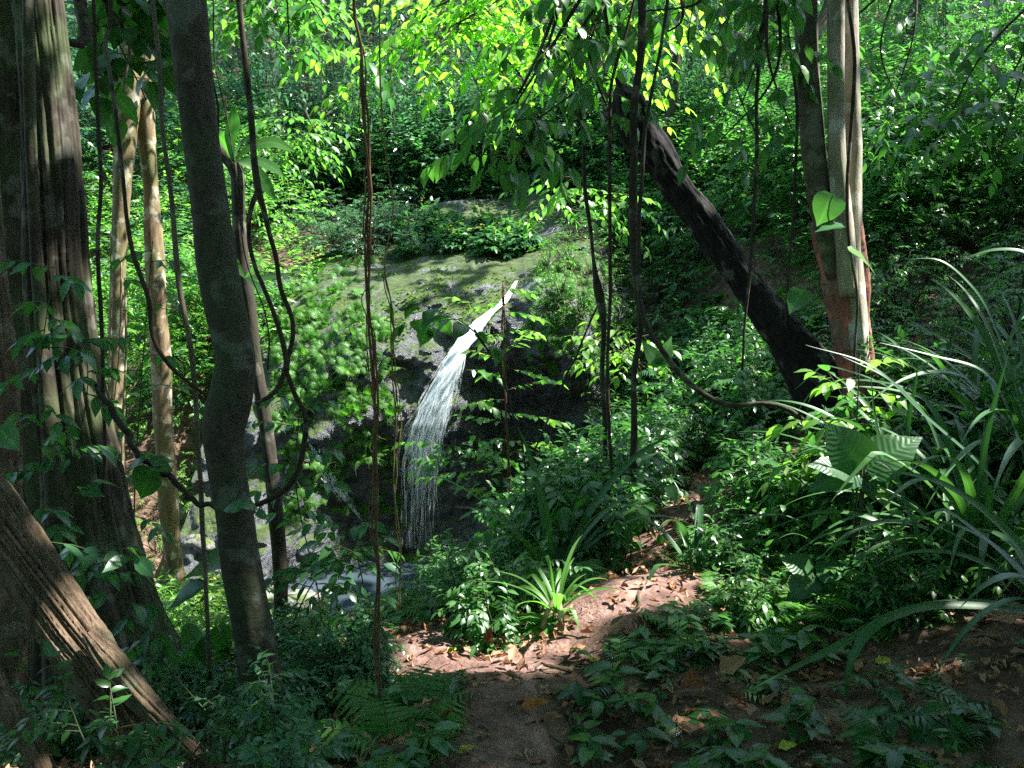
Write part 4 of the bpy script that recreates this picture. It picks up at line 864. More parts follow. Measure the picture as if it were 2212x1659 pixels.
place('bgtree', 5, bgtree, 'far', 'grey', 'slender_tree', it, 'slender hillside tree', 'tree', 'slender trees on the far hillside')
# ---- climbers hanging before the hillside
it = []
for u, v, y in [(700, 20, 19), (760, -30, 20), (620, 60, 18), (830, 40, 19), (880, 100, 21), (660, 150, 19), (940, 60, 18), (1000, 200, 19), (560, 40, 16), (1500, 40, 16), (1580, 60, 17), (1950, 20, 14), (2080, 30, 15), (2180, 10, 13), (740, 200, 20), (860, 260, 20), (1460, 130, 17)]:
    q = W(u, v, y); it.append((q[0], q[1], q[2]+1.0, rng.uniform(0, 6.28), rng.uniform(.8, 1.4)))
place('curtain', 4, lambda: curtain(3.2, 300, .10), 'far', 'vine', 'hanging_creeper', it, 'hanging leafy creeper', 'creeper', 'leafy creepers hanging before the hillside')

# ---- rock plants
rfern = lambda: fern(7, .29, 13, 1.0, .28, 1.0, 1.3)
G = 'ferns clinging to the left of the rock'
L_ = 'small bright rock fern'
place('rockfern', 5, rfern, 'fern', 'stem', 'rock_fern', onrock((600, 670, 835, 880), 140, .6, 1.15)+onrock((600, 860, 850, 1130), 75, .6, 1.2), L_, 'fern', G, tilt=.95)
place('rockfern', 5, rfern, 'fern', 'stem', 'rock_fern', onrock((1150, 560, 1340, 800), 70, .6, 1.1), 'small shaded rock fern', 'fern', 'ferns clinging to the right of the rock', tilt=.9)
place('rockfern', 5, rfern, 'fern', 'stem', 'rock_fern', onrock((600, 560, 800, 690), 34, .7, 1.3), 'cool green shoulder fern', 'fern', 'ferns along the left shoulder of the rock', tilt=.5)
def ginger():
    gl, gs = shrub(.42, 5, 3, .16, 6, MID, .5, .22, .5); return gl, gs
its = [t for t in onrock((840, 480, 1150, 555), 46, .7, 1.1)]
gi = place('ginger', 4, ginger, 'cool', 'stem', 'flowering_herb', its, 'yellow flowered dark herb', 'plant', 'yellow flowered herbs on top of the rock')
gfl = Geo(); a = np.arange(7)*.9
leaves(gfl, LO, np.zeros((7, 3)), np.stack([np.cos(a), np.sin(a), a*0+.9], -1), UP, .036, wmul=1.5)
fo = gfl.build('flower_head', LM['yellow'], None); fo.parent = gi[0]; fo.location = (.05, 0, .42); first = True
for o in gi:
    for k in range(4):
        if first: first = False; continue
        c = fo.copy(); COL.objects.link(c); c.parent = o; c.location = (rng.normal(0, .15), rng.normal(0, .15), rng.uniform(.34, .46))
place('smallbush', 5, smallb, 'mid', 'dark', 'slope_bush', onrock((1120, 440, 1330, 540), 9, .35, .6), 'small bush on rock', 'bush', 'small bushes on the right end of the rock top')
place('smallbush', 5, smallb, 'fern', 'dark', 'rock_bush', onrock((1180, 560, 1400, 900), 44, .35, .7), 'small shaded bush', 'bush', 'shaded bushes beside the rock overhang')
# moss cushions: low tufts following the rock
g = Geo(); u = rng.uniform(620, 1290, 9000); v = rng.uniform(440, 760, 9000); P, ok = rockhit(u, v); P = P[ok]
keep = (noise(P*1.7, 71)+.6*noise(P*5, 72) > .12); P = P[keep]; P[:, 1] -= .005; n = len(P)
leaves(g, LO, P, nrm(rng.normal(0, .6, (n, 3))+np.array([0, -.7, .3])), nrm(UP+rng.normal(0, .4, (n, 3))), rng.uniform(.03, .075, n), wmul=1.6)
tag(g.build('moss', LM['moss'], base=(0, 13.5, 1)), 'bright green moss cushions spread over the sunny top of the rock', 'moss', kind='stuff')

# ---- middle ground
sh_small = lambda: shrub(.55, 5, 6, .085, 8, MID, .5, .3, .8)
sh_mid = lambda: shrub(1.0, 5, 8, .12, 9, MID, .38, .42, .8)
f_big = lambda: fern(11, .62, 20, 1.0, .27, 1.0)
place('fern', 5, f_big, 'fern', 'stem', 'fern', zone((870, 1190, 1260, 1340), 60, .5, .85), 'feathery fern', 'fern', 'feathery ferns between pool and path')
place('shsmall', 5, sh_small, 'mid', 'stem', 'low_shrub', zone((880, 1240, 1130, 1400), 24, .4, .7), 'small leafy shrub among ferns', 'shrub', 'small shrubs between pool and path')
place('shmid', 5, sh_mid, 'mid', 'stem', 'undergrowth_shrub', zone((980, 1120, 1330, 1250), 44, .4, .7), 'waist high leafy shrub', 'shrub', 'shrubs below the rock right of the waterfall')
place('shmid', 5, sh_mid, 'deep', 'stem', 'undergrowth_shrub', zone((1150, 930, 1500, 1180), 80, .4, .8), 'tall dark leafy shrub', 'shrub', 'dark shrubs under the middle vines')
place('shmid', 5, sh_mid, 'mid', 'stem', 'undergrowth_shrub', zone((1250, 780, 1700, 980), 70, .45, .85, ybox=(6.5, 14)), 'leafy bank shrub', 'shrub', 'shrubs beneath the leaning log')
place('fern', 5, f_big, 'fern', 'stem', 'fern', zone((1380, 660, 1760, 1000), 60, .7, 1.2, ybox=(7, 15)), 'light green fern', 'fern', 'ferns beneath the leaning log')
place('fern', 5, f_big, 'fern', 'stem', 'fern', zone((1540, 1000, 2100, 1380), 66, .4, .8), 'mid green fern', 'fern', 'ferns at the foot of the three stemmed tree')
place('shsmall', 5, sh_small, 'mid', 'stem', 'low_shrub', zone((1560, 1000, 2150, 1380), 46, .38, .75), 'small leafy shrub', 'shrub', 'small shrubs right of the path')
place('broad', 5, lambda: shrub(.75, 3, 5, .15, 5, HI, .5, .3, .8), 'mid', 'stem', 'broad_leaf_shrub', zone((1560, 1000, 2150, 1240), 30, .45, .8), 'broad leaved shrub', 'shrub', 'broad leaved shrubs right of the path')
place('broad', 5, lambda: shrub(.75, 3, 5, .15, 5, HI, .5, .3, .8), 'mid', 'stem', 'broad_leaf_shrub', zone((1000, 1000, 1450, 1260), 26, .5, .9), 'broad leaved shrub', 'shrub', 'broad leaved shrubs in the middle bed')
place('shmid', 5, sh_mid, 'deep', 'stem', 'undergrowth_shrub', zone((1960, 880, 2300, 1150), 60, .3, .55, ybox=(4.5, 12)), 'dim leafy shrub', 'shrub', 'dim shrubs behind the right hand grasses')
place('strapbg', 3, lambda: strap_plant(14, .9, .014, 1.4, .5), 'strap', None, 'strap_leaf_plant', zone((1180, 1080, 1500, 1230), 7, .5, .8), 'dark strap leaved plant', 'plant', 'strap leaved plants under the middle vines')
its = zone((1290, 930, 1400, 1010), 2, .9, 1.1)+zone((1440, 850, 1530, 900), 2, .8, 1.0)
place('palm', 2, lambda: palm(6, 1.1, 20, .28), 'cool', 'stem', 'young_palm', its, 'young feather leaved palm', 'palm', 'young palms in the shade')
place('palm', 2, lambda: palm(6, 1.1, 20, .28), 'bright', 'stem', 'young_palm', [tuple(W(470, 1330, 8.2)-[0, 0, .15])+(1., .7)], 'sunlit young palm between the fluted tree and the kinked trunk', 'palm', None)
# ---- left bank
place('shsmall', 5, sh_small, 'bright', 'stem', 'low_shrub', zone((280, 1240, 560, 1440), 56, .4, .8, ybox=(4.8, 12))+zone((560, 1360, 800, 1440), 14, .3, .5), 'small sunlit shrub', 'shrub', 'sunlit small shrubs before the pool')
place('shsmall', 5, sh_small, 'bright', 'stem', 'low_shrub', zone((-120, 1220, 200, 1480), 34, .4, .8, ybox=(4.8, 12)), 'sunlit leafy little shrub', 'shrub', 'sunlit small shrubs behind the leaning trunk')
place('shsmall', 5, sh_small, 'cool', 'stem', 'low_shrub', zone((610, 1400, 880, 1540), 30, .3, .55), 'shaded leafy shrub', 'shrub', 'shaded shrubs right of the kinked trunk')
place('shsmall', 5, sh_small, 'cool', 'stem', 'low_shrub', zone((330, 1480, 620, 1900), 22, .35, .6, y0=1.9), 'dark green leafy shrub', 'shrub', 'dark shrubs at the foot of the kinked trunk')
place('shsmall', 5, sh_small, 'deep', 'stem', 'low_shrub', zone((60, 1600, 300, 1950), 8, .4, .7, y0=1.9), 'dark low shrub', 'shrub', 'dark low shrubs under the leaning trunk')
# ---- foreground floor
seedf = lambda: rosette(7, .11, .14, MID, .15)
place('seed', 6, seedf, 'deep', 'stem', 'seedling', zone((1200, 1420, 2212, 1950), 135, .4, 1.15, y0=1.9), 'small dark seedling', 'seedling', 'seedlings on the lower right forest floor')
place('seed', 6, seedf, 'mid', 'stem', 'seedling', zone((1230, 1260, 1900, 1460), 60, .4, .9), 'small green seedling', 'seedling', 'seedlings beside the sunlit path')
place('seed', 6, seedf, 'cool', 'stem', 'seedling', zone((620, 1480, 960, 1900), 26, .5, 1.0, y0=1.9), 'small cool green seedling', 'seedling', 'seedlings left of the path')
place('seed', 6, seedf, 'mid', 'stem', 'seedling', zone((850, 1330, 1180, 1430), 22, .5, 1.0), 'small bank seedling', 'seedling', 'seedlings below the fern bed')
place('smallfern', 4, lambda: fern(6, .34, 12, .8, .33, 1.0), 'fern', 'stem', 'small_fern', zone((820, 1480, 960, 1640), 5, .8, 1.1, y0=1.9), 'small fern with notched fronds', 'fern', 'small ferns left of the path')
place('smallfern', 4, lambda: fern(6, .34, 12, .8, .33, 1.0), 'deep', 'stem', 'small_fern', zone((1300, 1330, 1480, 1480), 5, .6, 1.0), 'small dark fern', 'fern', 'small dark ferns beside the sunlit bank')
place('smallfern', 4, lambda: fern(6, .34, 12, .8, .33, 1.0), 'deep', 'stem', 'small_fern', zone((1500, 1500, 2150, 1900), 12, .6, 1.0, y0=1.9), 'small dark shade fern', 'fern', 'small dark ferns at lower right')

# ---- the sunlit strap leaved plant on the bank and its taller dark neighbour
def one(name, label, cat, base, gl, gs, mat, stem='stem', fol='foliage'):
    t = thing(name, label, cat, base); gl.build(fol, LM[mat], t, base=(0, 0, 0))
    if gs is not None and gs.n: gs.build('stem', BM[stem], t, base=(0, 0, 0))
    return t
b = W(1203, 1375, 3.85); b[2] = hgt(b[0], b[1])
gl, _ = strap_plant(19, .40, .0125, 1.25, .62); gs = Geo()
tube(gs, [(0.02, -.05, -.1), (.01, -.02, 0), (0, 0, .06)], [.016, .014, .012], 8, 12, smoothish(.2, 3)); tube(gs, [(-.07, -.06, -.08), (-.04, -.03, 0), (0, 0, .05)], [.01, .012, .012], 8, 12)
one('strap_leaf_plant', 'sunlit pale green strap leaved rosette on the earth bank beside the path', 'plant', b+[0, 0, .1], gl, gs, 'bright', 'pale', 'blades')
b = W(1195, 1290, 4.9); b[2] = hgt(b[0], b[1])
gl, _ = strap_plant(20, 1.15, .022, 1.25, .42)
one('strap_leaf_plant', 'tall dark strap leaved clump standing behind the sunlit rosette', 'plant', b, gl, None, 'strap', fol='blades')
b = W(1500, 1290, 4.5); b[2] = hgt(b[0], b[1]); gl, _ = strap_plant(12, .7, .018, 1.6, .6)
one('strap_leaf_plant', 'dark strap leaved plant arching over the path by the moss patch', 'plant', b, gl, None, 'strap', fol='blades')
# ---- long bladed grasses at the right
for k, (u, v, y, n_, L, lab) in enumerate([(2120, 1290, 4.0, 84, 1.2, 'huge clump of long arching dark blades at the right edge, nearest of its kind'),
        (1985, 1190, 4.6, 60, 1.15, 'long bladed clump directly right of the three stemmed tree'),
        (2230, 1120, 4.8, 80, 1.6, 'tall long bladed clump half cut off by the right edge'),
        (2090, 1060, 5.3, 64, 1.25, 'long bladed clump in the shade behind the shining bent blade'),
        (2250, 900, 6.2, 60, 1.5, 'farthest long bladed clump high at the right edge'),
        (2330, 1420, 3.1, 26, 1.1, 'low long bladed clump reaching in from the right over the dark forest floor'),
        (1790, 1240, 4.4, 9, .6, 'thin clump of narrow blades left of the ribbed leaf plant')]):
    b = W(u, v, y); b[2] = hgt(b[0], b[1]); gl, _ = strap_plant(n_, L, .0195 if k != 6 else .009, 1.5, .6)
    one('long_blade_grass', lab, 'grass clump', b, gl, None, 'strap', fol='blades')
# explicit long blades crossing the picture there
def blade(geo, pts, y0, y1, w=.02, N=(0, -.6, 1)):
    a = np.array(pts, float); P = W(a[:, 0], a[:, 1], np.linspace(y0, y1, len(a))); n = len(P)
    ribbon(geo, P, np.interp(np.linspace(0, 1, n), [0, .2, .6, 1], [.5, .9, 1, .04])*w*.72, nrm(np.array(N, float)), .25, rings=36)
g = Geo()
for pts, y0, y1, wd in [([(2250, 1250), (2140, 1030), (2000, 900), (1880, 790), (1740, 745)], 4.0, 4.2, .016), ([(2212, 1420), (2000, 1260), (1880, 1120), (1800, 1105), (1640, 1150)], 3.7, 4.0, .02),
        ([(2240, 1150), (2200, 950), (2120, 800), (2020, 770), (1900, 740)], 4.2, 4.3, .016), ([(2212, 900), (2170, 760), (2100, 620), (2020, 560), (1960, 560)], 4.4, 4.6, .015),
        ([(2260, 580), (2212, 545), (2150, 540), (2085, 556)], 3.8, 3.9, .018), ([(2300, 1340), (2120, 1310), (1960, 1320), (1880, 1360), (1830, 1460), (1850, 1600)], 3.2, 3.0, .026),
        ([(2300, 1330), (2100, 1300), (1950, 1320), (1800, 1400), (1700, 1450), (1600, 1500)], 3.3, 3.0, .02), ([(2120, 1300), (2110, 1100), (2140, 900), (2180, 760)], 4.0, 4.0, .02),
        ([(2050, 1230), (1990, 1060), (1960, 930), (1975, 840), (1985, 780)], 4.3, 4.3, .018), ([(1940, 1290), (1930, 1120), (1910, 1000), (1890, 900), (1880, 800)], 4.2, 4.3, .016),
        ([(2040, 1000), (2000, 900), (1920, 820), (1820, 770)], 4.1, 4.2, .014), ([(2180, 1440), (2050, 1300), (1960, 1100), (1920, 1010), (1860, 980)], 3.6, 3.8, .018)]:
    blade(g, pts, y0, y1, wd)
b = W(2180, 1350, 3.7); b[2] = hgt(b[0], b[1])
t = thing('long_blade_grass', 'sprawling clump whose long glossy blades cross in front of the three stemmed tree', 'grass clump', b); g.build('blades', LM['strap'], t)

# ---- saplings with placed leaves
def sapling(name, label, stem, y, leafspec, mat, wpx=5, ls=.14, tp=MID, drop=.5, stemmat='stem', twigs=None):
    """stem: px polyline bottom to top; leafspec: (u, v, twig du, dv, n leaves)"""
    P, R = path_px([(a, b_, wpx) for a, b_ in stem], y, y); t = thing(name, label, 'sapling', P[0]); gl, gs = Geo(), Geo()
    tube(gs, P, R*np.linspace(1, .5, len(R)), 6, len(P)*6)
    for u, v, du, dv, n_ in leafspec:
        p = W(u, v, y); q = W(u+du, v+dv, y+rng.normal(0, .12)); spray(gl, gs, p, q-p+rng.normal(0, .02, 3), np.linalg.norm(q-p), n_, ls, tp, .35, rs=.003, ldrop=drop)
    gl.build('foliage', LM[mat], t); gs.build('stem', BM[stemmat], t); return t
def auto_twigs(stem, n, L, nl, v0=0., seed=0):
    a = np.array(stem, float); out = []
    for k in range(n):
        s = v0+(1-v0)*(k+rng.random())/n; s *= len(a)-1; i = min(int(s), len(a)-2); p = a[i]+(a[i+1]-a[i])*(s-i); sg = 1 if k % 2 else -1
        out.append((p[0], p[1], sg*L*rng.uniform(.5, 1.1), -L*rng.uniform(-.1, .5), nl))
    return out
st = [(1845, 1290), (1850, 1150), (1848, 1000), (1852, 880), (1858, 770)]
sapling('sapling', 'sunlit bright leaved sapling in front of the three stemmed tree', st, 4.5, auto_twigs(st, 12, 130, 6, .3)+[(1850, 960, -170, 30, 7), (1850, 900, -190, 10, 7), (1850, 980, -200, 60, 7)], 'bright', ls=.12, drop=.3)
st = [(1092, 1120), (1098, 1000), (1094, 900), (1092, 800), (1090, 700), (1088, 610)]
sapling('sapling', 'slim sapling with tiers of small yellow green leaves before the waterfall', st, 8, auto_twigs(st, 20, 110, 9, .05), 'bright', ls=.13, tp=LOW, drop=.25, stemmat='red')
st = [(1120, 1160), (1060, 1050), (1000, 980), (960, 960)]
sapling('sapling', 'low spreading sapling whose twigs reach over the falling water', st, 8.2, auto_twigs(st, 16, 120, 8, .1)+[(1020, 870, 90, 20, 8), (1000, 800, 80, -10, 8), (1010, 930, 90, 40, 8), (980, 960, -60, 20, 5)], 'mid', ls=.13, tp=LOW)
st = [(1134, 1100), (1119, 923), (1096, 848), (1063, 770), (1022, 714), (990, 690)]
sapling('sapling', 'leaning sapling with large dark drooping leaves before the waterfall brow', st[2:], 5.8, [(1022, 714, -120, -75, 4), (990, 690, -110, -30, 4), (1020, 714, 60, 20, 2), (950, 680, -80, 20, 3)], 'deep', wpx=4, ls=.17, tp=WIDE, drop=.5)
def leafy(name, label, y, u0, v0, u1, v1, n, ls, mat, L=120, nl=5, tp=MID, drop=.6, stems=3, sz=1.):
    """a hanging limb with leafy twigs scattered round it"""
    t = thing(name, label, 'branch', W(u0, v0, y)); gl, gs = Geo(), Geo()
    for s in range(stems):
        pts = [(u0+rng.normal(0, 20), v0), ((u0+u1)/2+rng.normal(0, 40), (v0+v1)/2+rng.normal(0, 30)), (u1+rng.normal(0, 60), v1+rng.normal(0, 40))]
        P = W(*np.array(pts).T, y+np.array([0, rng.normal(0, .2), rng.normal(0, .4)])); tube(gs, P, [.014, .009, .004], 6, 16)
        for k in range(n//stems):
            q = rng.uniform(.05, 1); p = P[0]*(1-q)+P[2]*q+(P[1]-(P[0]+P[2])/2)*4*q*(1-q)*.5
            p = p+rng.normal(0, .04, 3); a = rng.uniform(0, 6.28)
            spray(gl, gs, p, np.array([math.cos(a), math.sin(a)*.6, rng.uniform(-.5, .4)]), L/F*y*rng.uniform(.5, 1.3), nl, ls, tp, .6, rs=.003, ldrop=drop)
    gl.build('foliage', LM[mat], t); gs.build('stem', BM['vine'], t); return t
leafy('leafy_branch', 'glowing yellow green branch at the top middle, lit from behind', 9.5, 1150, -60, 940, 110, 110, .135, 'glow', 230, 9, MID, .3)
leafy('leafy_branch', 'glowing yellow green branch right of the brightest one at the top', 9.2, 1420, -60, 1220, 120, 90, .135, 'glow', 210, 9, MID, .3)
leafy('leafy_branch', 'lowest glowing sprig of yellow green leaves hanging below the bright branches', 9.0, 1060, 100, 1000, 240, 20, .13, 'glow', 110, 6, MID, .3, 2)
leafy('leafy_branch', 'shaded branch of large pointed green leaves hanging in front of the glowing foliage', 5.6, 1230, -60, 1100, 290, 32, .13, 'mid', 130, 6, HI, .8)
leafy('leafy_branch', 'shaded leafy branch hanging left of the head of the leaning log', 5.8, 1330, -60, 1210, 230, 22, .125, 'mid', 110, 6, HI, .8)
leafy('leafy_branch', 'drooping leaf sprig ending above the mossy rock top', 5.5, 1200, 250, 1060, 400, 7, .14, 'mid', 110, 4, HI, .9, 1)
leafy('leafy_branch', 'dark leafy branch above the leaning log between two black vines', 5.5, 1650, -60, 1620, 280, 20, .13, 'mid', 130, 6, HI, .8)
leafy('leafy_branch', 'dark leafy branch at the top edge above the log head', 6, 1480, -60, 1430, 60, 14, .16, 'mid', 160, 6, HI, .7)
leafy('leafy_branch', 'yellow green spray of leaves right of the kinked trunk at the top', 8.5, 480, -60, 640, 80, 60, .12, 'bright', 190, 9, MID, .2)
leafy('leafy_branch', 'dim orange tipped leaf spray hanging from the top edge left of the red roots', 8, 560, -80, 720, 60, 14, .15, 'mid', 170, 9, MID, .3, 2)
leafy('leafy_branch', 'dark leafy branch at the top between massive fluted tree and twin trunks', 5.5, 200, -60, 260, 170, 22, .18, 'deep', 170, 5, WIDE, .6)
leafy('leafy_branch', 'sunlit spray of leaves beyond the bird nest fern', 13, 700, 240, 630, 330, 40, .13, 'bright', 120, 9, MID, .3, 2)
leafy('leafy_branch', 'tiered sunlit branch of feathery leaves hanging over the rock top', 12, 1330, 420, 1200, 400, 22, .15, 'bright', 130, 10, MID, .3, 2)
leafy('leafy_branch', 'sunlit bush branch behind the vines beside the dark rock overhang', 10.5, 1370, 800, 1350, 690, 26, .14, 'bright', 110, 8, MID, .3, 3)
leafy('leafy_branch', 'shaded leafy branch hanging in the upper right corner', 8, 2250, -40, 2080, 330, 34, .17, 'deep', 200, 7, MID, .5)
leafy('leafy_branch', 'shaded leafy branch right of the three stemmed tree', 9, 1960, -60, 1920, 260, 26, .15, 'mid', 180, 7, MID, .5)
# leafy twigs in front of the left hand trunks
for k, (stem, y, lab) in enumerate([
    ([(120, 1560), (130, 1300), (160, 1000), (190, 820), (180, 700)], 3.7, 'thin sapling with dark leaves against the middle of the fluted tree'),
    ([(520, 1620), (330, 1400), (230, 1250), (190, 1180)], 3.1, 'low sapling leafing out above the leaning ridged trunk'),
    ([(60, 1500), (70, 1100), (90, 760), (120, 560)], 3.6, 'tall thin leafy sapling at the left edge before the dim trunk'),
    ([(700, 1560), (690, 1300), (640, 1050), (650, 840)], 4.6, 'slim leafy sapling right of the looping vine'),
    ([(300, 1450), (290, 1100), (310, 760), (330, 520)], 5.0, 'leafy sapling standing before the sunlit twin trunks'),
    ([(760, 1520), (790, 1350), (770, 1200), (740, 1130)], 4.2, 'leafy sapling beside the red roots in front of the pool'),
    ([(600, 1560), (640, 1330), (700, 1230), (760, 1190)], 4.0, 'leaning leafy sapling in front of the pool')]):
    sapling('sapling', lab, stem, y, auto_twigs(stem, 13, 85, 5, .25), 'cool', wpx=4, ls=.10 if k else .11, tp=MID, drop=.5)

# ---- single big leaves, placed where they hang
def bigleaf(label, specs, y, mat, tp=WIDE, name='large_leaf', cat='leaf', stem=None, wm=1.):
    """specs: (u, v) base to (u2, v2) tip in pixels plus facing"""
    t = thing(name, label, cat, W(specs[0][0], specs[0][1], y)); gl, gs = Geo(), Geo()
    for (u, v, u2, v2, nx, ny, nz) in specs:
        p, q = W(u, v, y), W(u2, v2, y+rng.normal(0, .03)); leaves(gl, tp, p, q-p, np.array([nx, ny, nz], float), np.linalg.norm(q-p), wmul=wm)
        if stem: s0 = W(stem[0], stem[1], y+.03); tube(gs, [s0, (s0+p)/2+np.array([0, 0, .02]), p], .003, 4, 8)
    gl.build('blade', LM[mat], t)
    if gs.n: gs.build('stalk', BM['stem'], t)
    return t
bigleaf('broad heart shaped climber leaf on the three stemmed tree, upper and facing forward', [(1800, 420, 1768, 486, 0, -1, .5)], 5.6, 'mid', wm=1.3, stem=(1812, 470))
bigleaf('pale edge on climber leaf just under the heart shaped one', [(1822, 488, 1764, 484, .2, -.35, 1)], 5.55, 'cool', wm=.9, stem=(1812, 520))
bigleaf('bright backlit leaf sticking out right of the three stemmed tree', [(1833, 541, 1908, 574, 0, -.5, 1)], 5.5, 'bright', wm=.8, stem=(1850, 620))
bigleaf('broad dim leaf hanging in front of the foot of the leaning log', [(1740, 625, 1698, 668, -.3, -.5, 1)], 5.4, 'deep', wm=1.5, stem=(1790, 615))
bigleaf('large dark drooping leaf with insect holes hanging from the diagonal branch', [(328, 1010, 292, 1090, .1, -1, .1)], 3.5, 'deep', wm=.9)
bigleaf('large dark leaf pair spread along the diagonal branch', [(310, 995, 265, 1002, 0, -.6, 1), (325, 1000, 375, 985, 0, -.6, 1), (330, 1003, 372, 1010, .1, -.6, 1)], 3.5, 'deep', wm=1.1)
bigleaf('glossy rounded leaf at the left edge above the leaning ridged trunk', [(-6, 925, 46, 968, .1, -.7, 1)], 2.9, 'cool', wm=1.3)
bigleaf('long glossy leaf pointing left across the kinked trunk foot', [(560, 1190, 365, 1210, .1, -.5, 1)], 3.9, 'mid', HI, wm=.9)
bigleaf('long shaded leaf pointing down left before the sunlit palm', [(450, 1260, 342, 1300, .1, -.6, 1)], 3.9, 'deep', HI, wm=.9)
bigleaf('pair of leaves on a twig against the kinked trunk near the pool level', [(520, 1085, 560, 1095, 0, -.6, 1), (555, 1105, 580, 1120, 0, -.7, 1), (525, 1095, 475, 1092, 0, -.6, 1)], 3.1, 'cool', wm=1.)
bigleaf('broad dark round leaf in the shade right of the fluted tree base', [(440, 1370, 380, 1440, -.2, -1, .6), (445, 1370, 500, 1430, .2, -1, .6)], 3.9, 'deep', wm=1.4)
bigleaf('large glossy leaf at the very foot of the kinked trunk', [(600, 1560, 560, 1640, 0, -.8, .8), (640, 1580, 690, 1650, .2, -.8, .8)], 2.75, 'cool', wm=1.4)
bigleaf('glossy upright veined leaf beside the path at lower middle', [(975, 1470, 1018, 1520, .3, -.5, 1)], 3.05, 'big', wm=1.1, stem=(965, 1530))
bigleaf('yellow lit upright pair of leaves behind the swinging vine', [(1425, 790, 1390, 735, -.2, -1, .5), (1425, 790, 1455, 730, .3, -1, .5)], 7., 'mid', wm=.7)
def ribbed(label, base, tips, y):
    t = thing('ribbed_leaf_plant', label, 'plant', W(base[0], base[1], y)); gs = Geo()
    for (u, v, u2, v2, nx, ny, nz) in tips:
        g = Geo(); p, q = W(u, v, y), W(u2, v2, y-.04); leaves(g, WIDE, p, q-p, np.array([nx, ny, nz], float), np.linalg.norm(q-p), wmul=1.1); g.build('leaf', LM['big'], t)
        s0 = W(base[0], base[1], y); tube(gs, [s0, (s0+p)/2+np.array([.01, 0, .02]), p], .005, 5, 10)
    gs.build('stalk', BM['stem'], t)
ribbed('plant with big dark deeply ribbed leaves before the three stemmed tree', (1840, 1230), [(1862, 1010, 1795, 920, -.4, -.9, .5), (1870, 1015, 1985, 930, .2, -.7, 1), (1850, 1020, 1750, 1040, -.2, -.6, 1), (1865, 1030, 1900, 1080, .2, -.9, .5), (1840, 1025, 1760, 985, -.2, -.5, 1)], 4.0)
ribbed('second plant with ribbed leaves lower down on the slope right of the path', (1760, 1330), [(1755, 1240, 1700, 1200, -.3, -.7, .8), (1765, 1240, 1840, 1215, .3, -.6, 1), (1760, 1245, 1700, 1290, -.2, -.8, .6), (1768, 1250, 1820, 1290, .2, -.8, .6)], 3.9)
def nest(label, base, specs, y):
    t = thing('nest_fern', label, 'fern', W(base[0], base[1], y)); g = Geo()
    for pts, wd in specs:
        a = np.array(pts, float); P = W(a[:, 0], a[:, 1], y+np.linspace(0, rng.normal(0, .25), len(a))); n_ = len(P)
        ribbon(g, P, np.interp(np.linspace(0, 1, n_), [0, .3, .65, .9, 1], [.2, .6, 1, .8, .1])*wd, nrm(np.array([rng.normal(0, .3), -1, .5])), .15, rings=24)
    g.build('fronds', LM['mid'], t)
nest('bird nest fern with broad upright glossy fronds perched on the slim crooked tree', (500, 350), [([(502, 350), (498, 310), (500, 270), (504, 228)], .065), ([(502, 350), (540, 320), (590, 308), (636, 328)], .045), ([(502, 350), (545, 345), (585, 360), (612, 382)], .04),
     ([(502, 350), (545, 360), (575, 400), (595, 432)], .045), ([(502, 350), (460, 320), (410, 310), (370, 330)], .05), ([(502, 350), (490, 320), (470, 290), (440, 280)], .035), ([(502, 350), (520, 310), (550, 290), (560, 260)], .03)], 6.5)
nest('small bird nest fern lower on the crooked tree in the sun', (530, 600), [([(530, 600), (560, 570), (575, 545)], .04), ([(530, 600), (570, 600), (630, 590)], .03), ([(530, 600), (505, 565), (500, 545)], .04), ([(530, 600), (560, 620), (590, 650)], .03)], 6.4)

# ---- fallen leaves and litter
n = 17000
xx = rng.uniform(-4, 5, n); yy = rng.uniform(1.8, 8.5, n); keep = (hgt(xx, yy) > -2.3)
kp = near_path(xx, yy, .3); keep &= (~kp) | (rng.random(n) < .6)
xx, yy = xx[keep], yy[keep]; n = len(xx); g = Geo(); P = np.stack([xx, yy, hgt(xx, yy)+.012+np.where(near_path(xx, yy, .3), .02, 0)], -1); a = rng.uniform(0, 6.28, n)
leaves(g, DEAD, P, np.stack([np.cos(a), np.sin(a), rng.normal(0, .2, n)], -1), nrm(UP+rng.normal(0, .35, (n, 3))), rng.uniform(.018, .075, n), wmul=rng.uniform(.5, 1.1, n))
tag(g.build('leaf_litter', LM['dead'], base=(0, 4, 0)), 'brown fallen leaves strewn over the forest floor', 'leaf litter', kind='stuff')
g = Geo()
for k in range(800):
    x, y = rng.uniform(-3.2, 4), rng.uniform(2., 6.5); a = rng.uniform(0, 6.28); L = rng.uniform(.08, .45)
    if near_path(x, y, .25)[0] and rng.random() < .8: continue
    q = np.array([x+math.cos(a)*L, y+math.sin(a)*L]); m_ = (np.array([x, y])+q)/2+rng.normal(0, .02, 2)
    tube(g, [(x, y, hgt(x, y)+.006), (m_[0], m_[1], hgt(*m_)+.02), (q[0], q[1], hgt(*q)+.006)], rng.uniform(.0015, .005), 4, 6)
tag(g.build('twigs', BM['brown'], base=(0, 4, 0)), 'thin dead twigs strewn over the forest floor', 'twigs', kind='stuff')
def fallen(u, v, s, mat, label, D=None, up=.0, wm=1.2):
    P, ok = hit(np.array([u]), np.array([v]), 1.9); g = Geo(); p = P[0]+np.array([0, 0, .03+up]); a = rng.uniform(0, 6.28)
    leaves(g, DEAD, p, D if D is not None else np.array([math.cos(a), math.sin(a)*.5, .1]), nrm(np.array([0, -.5, 1.])+rng.normal(0, .15, 3)), s, wmul=wm); tag(g.build('fallen_leaf', LM[mat], base=p), label, 'leaf')
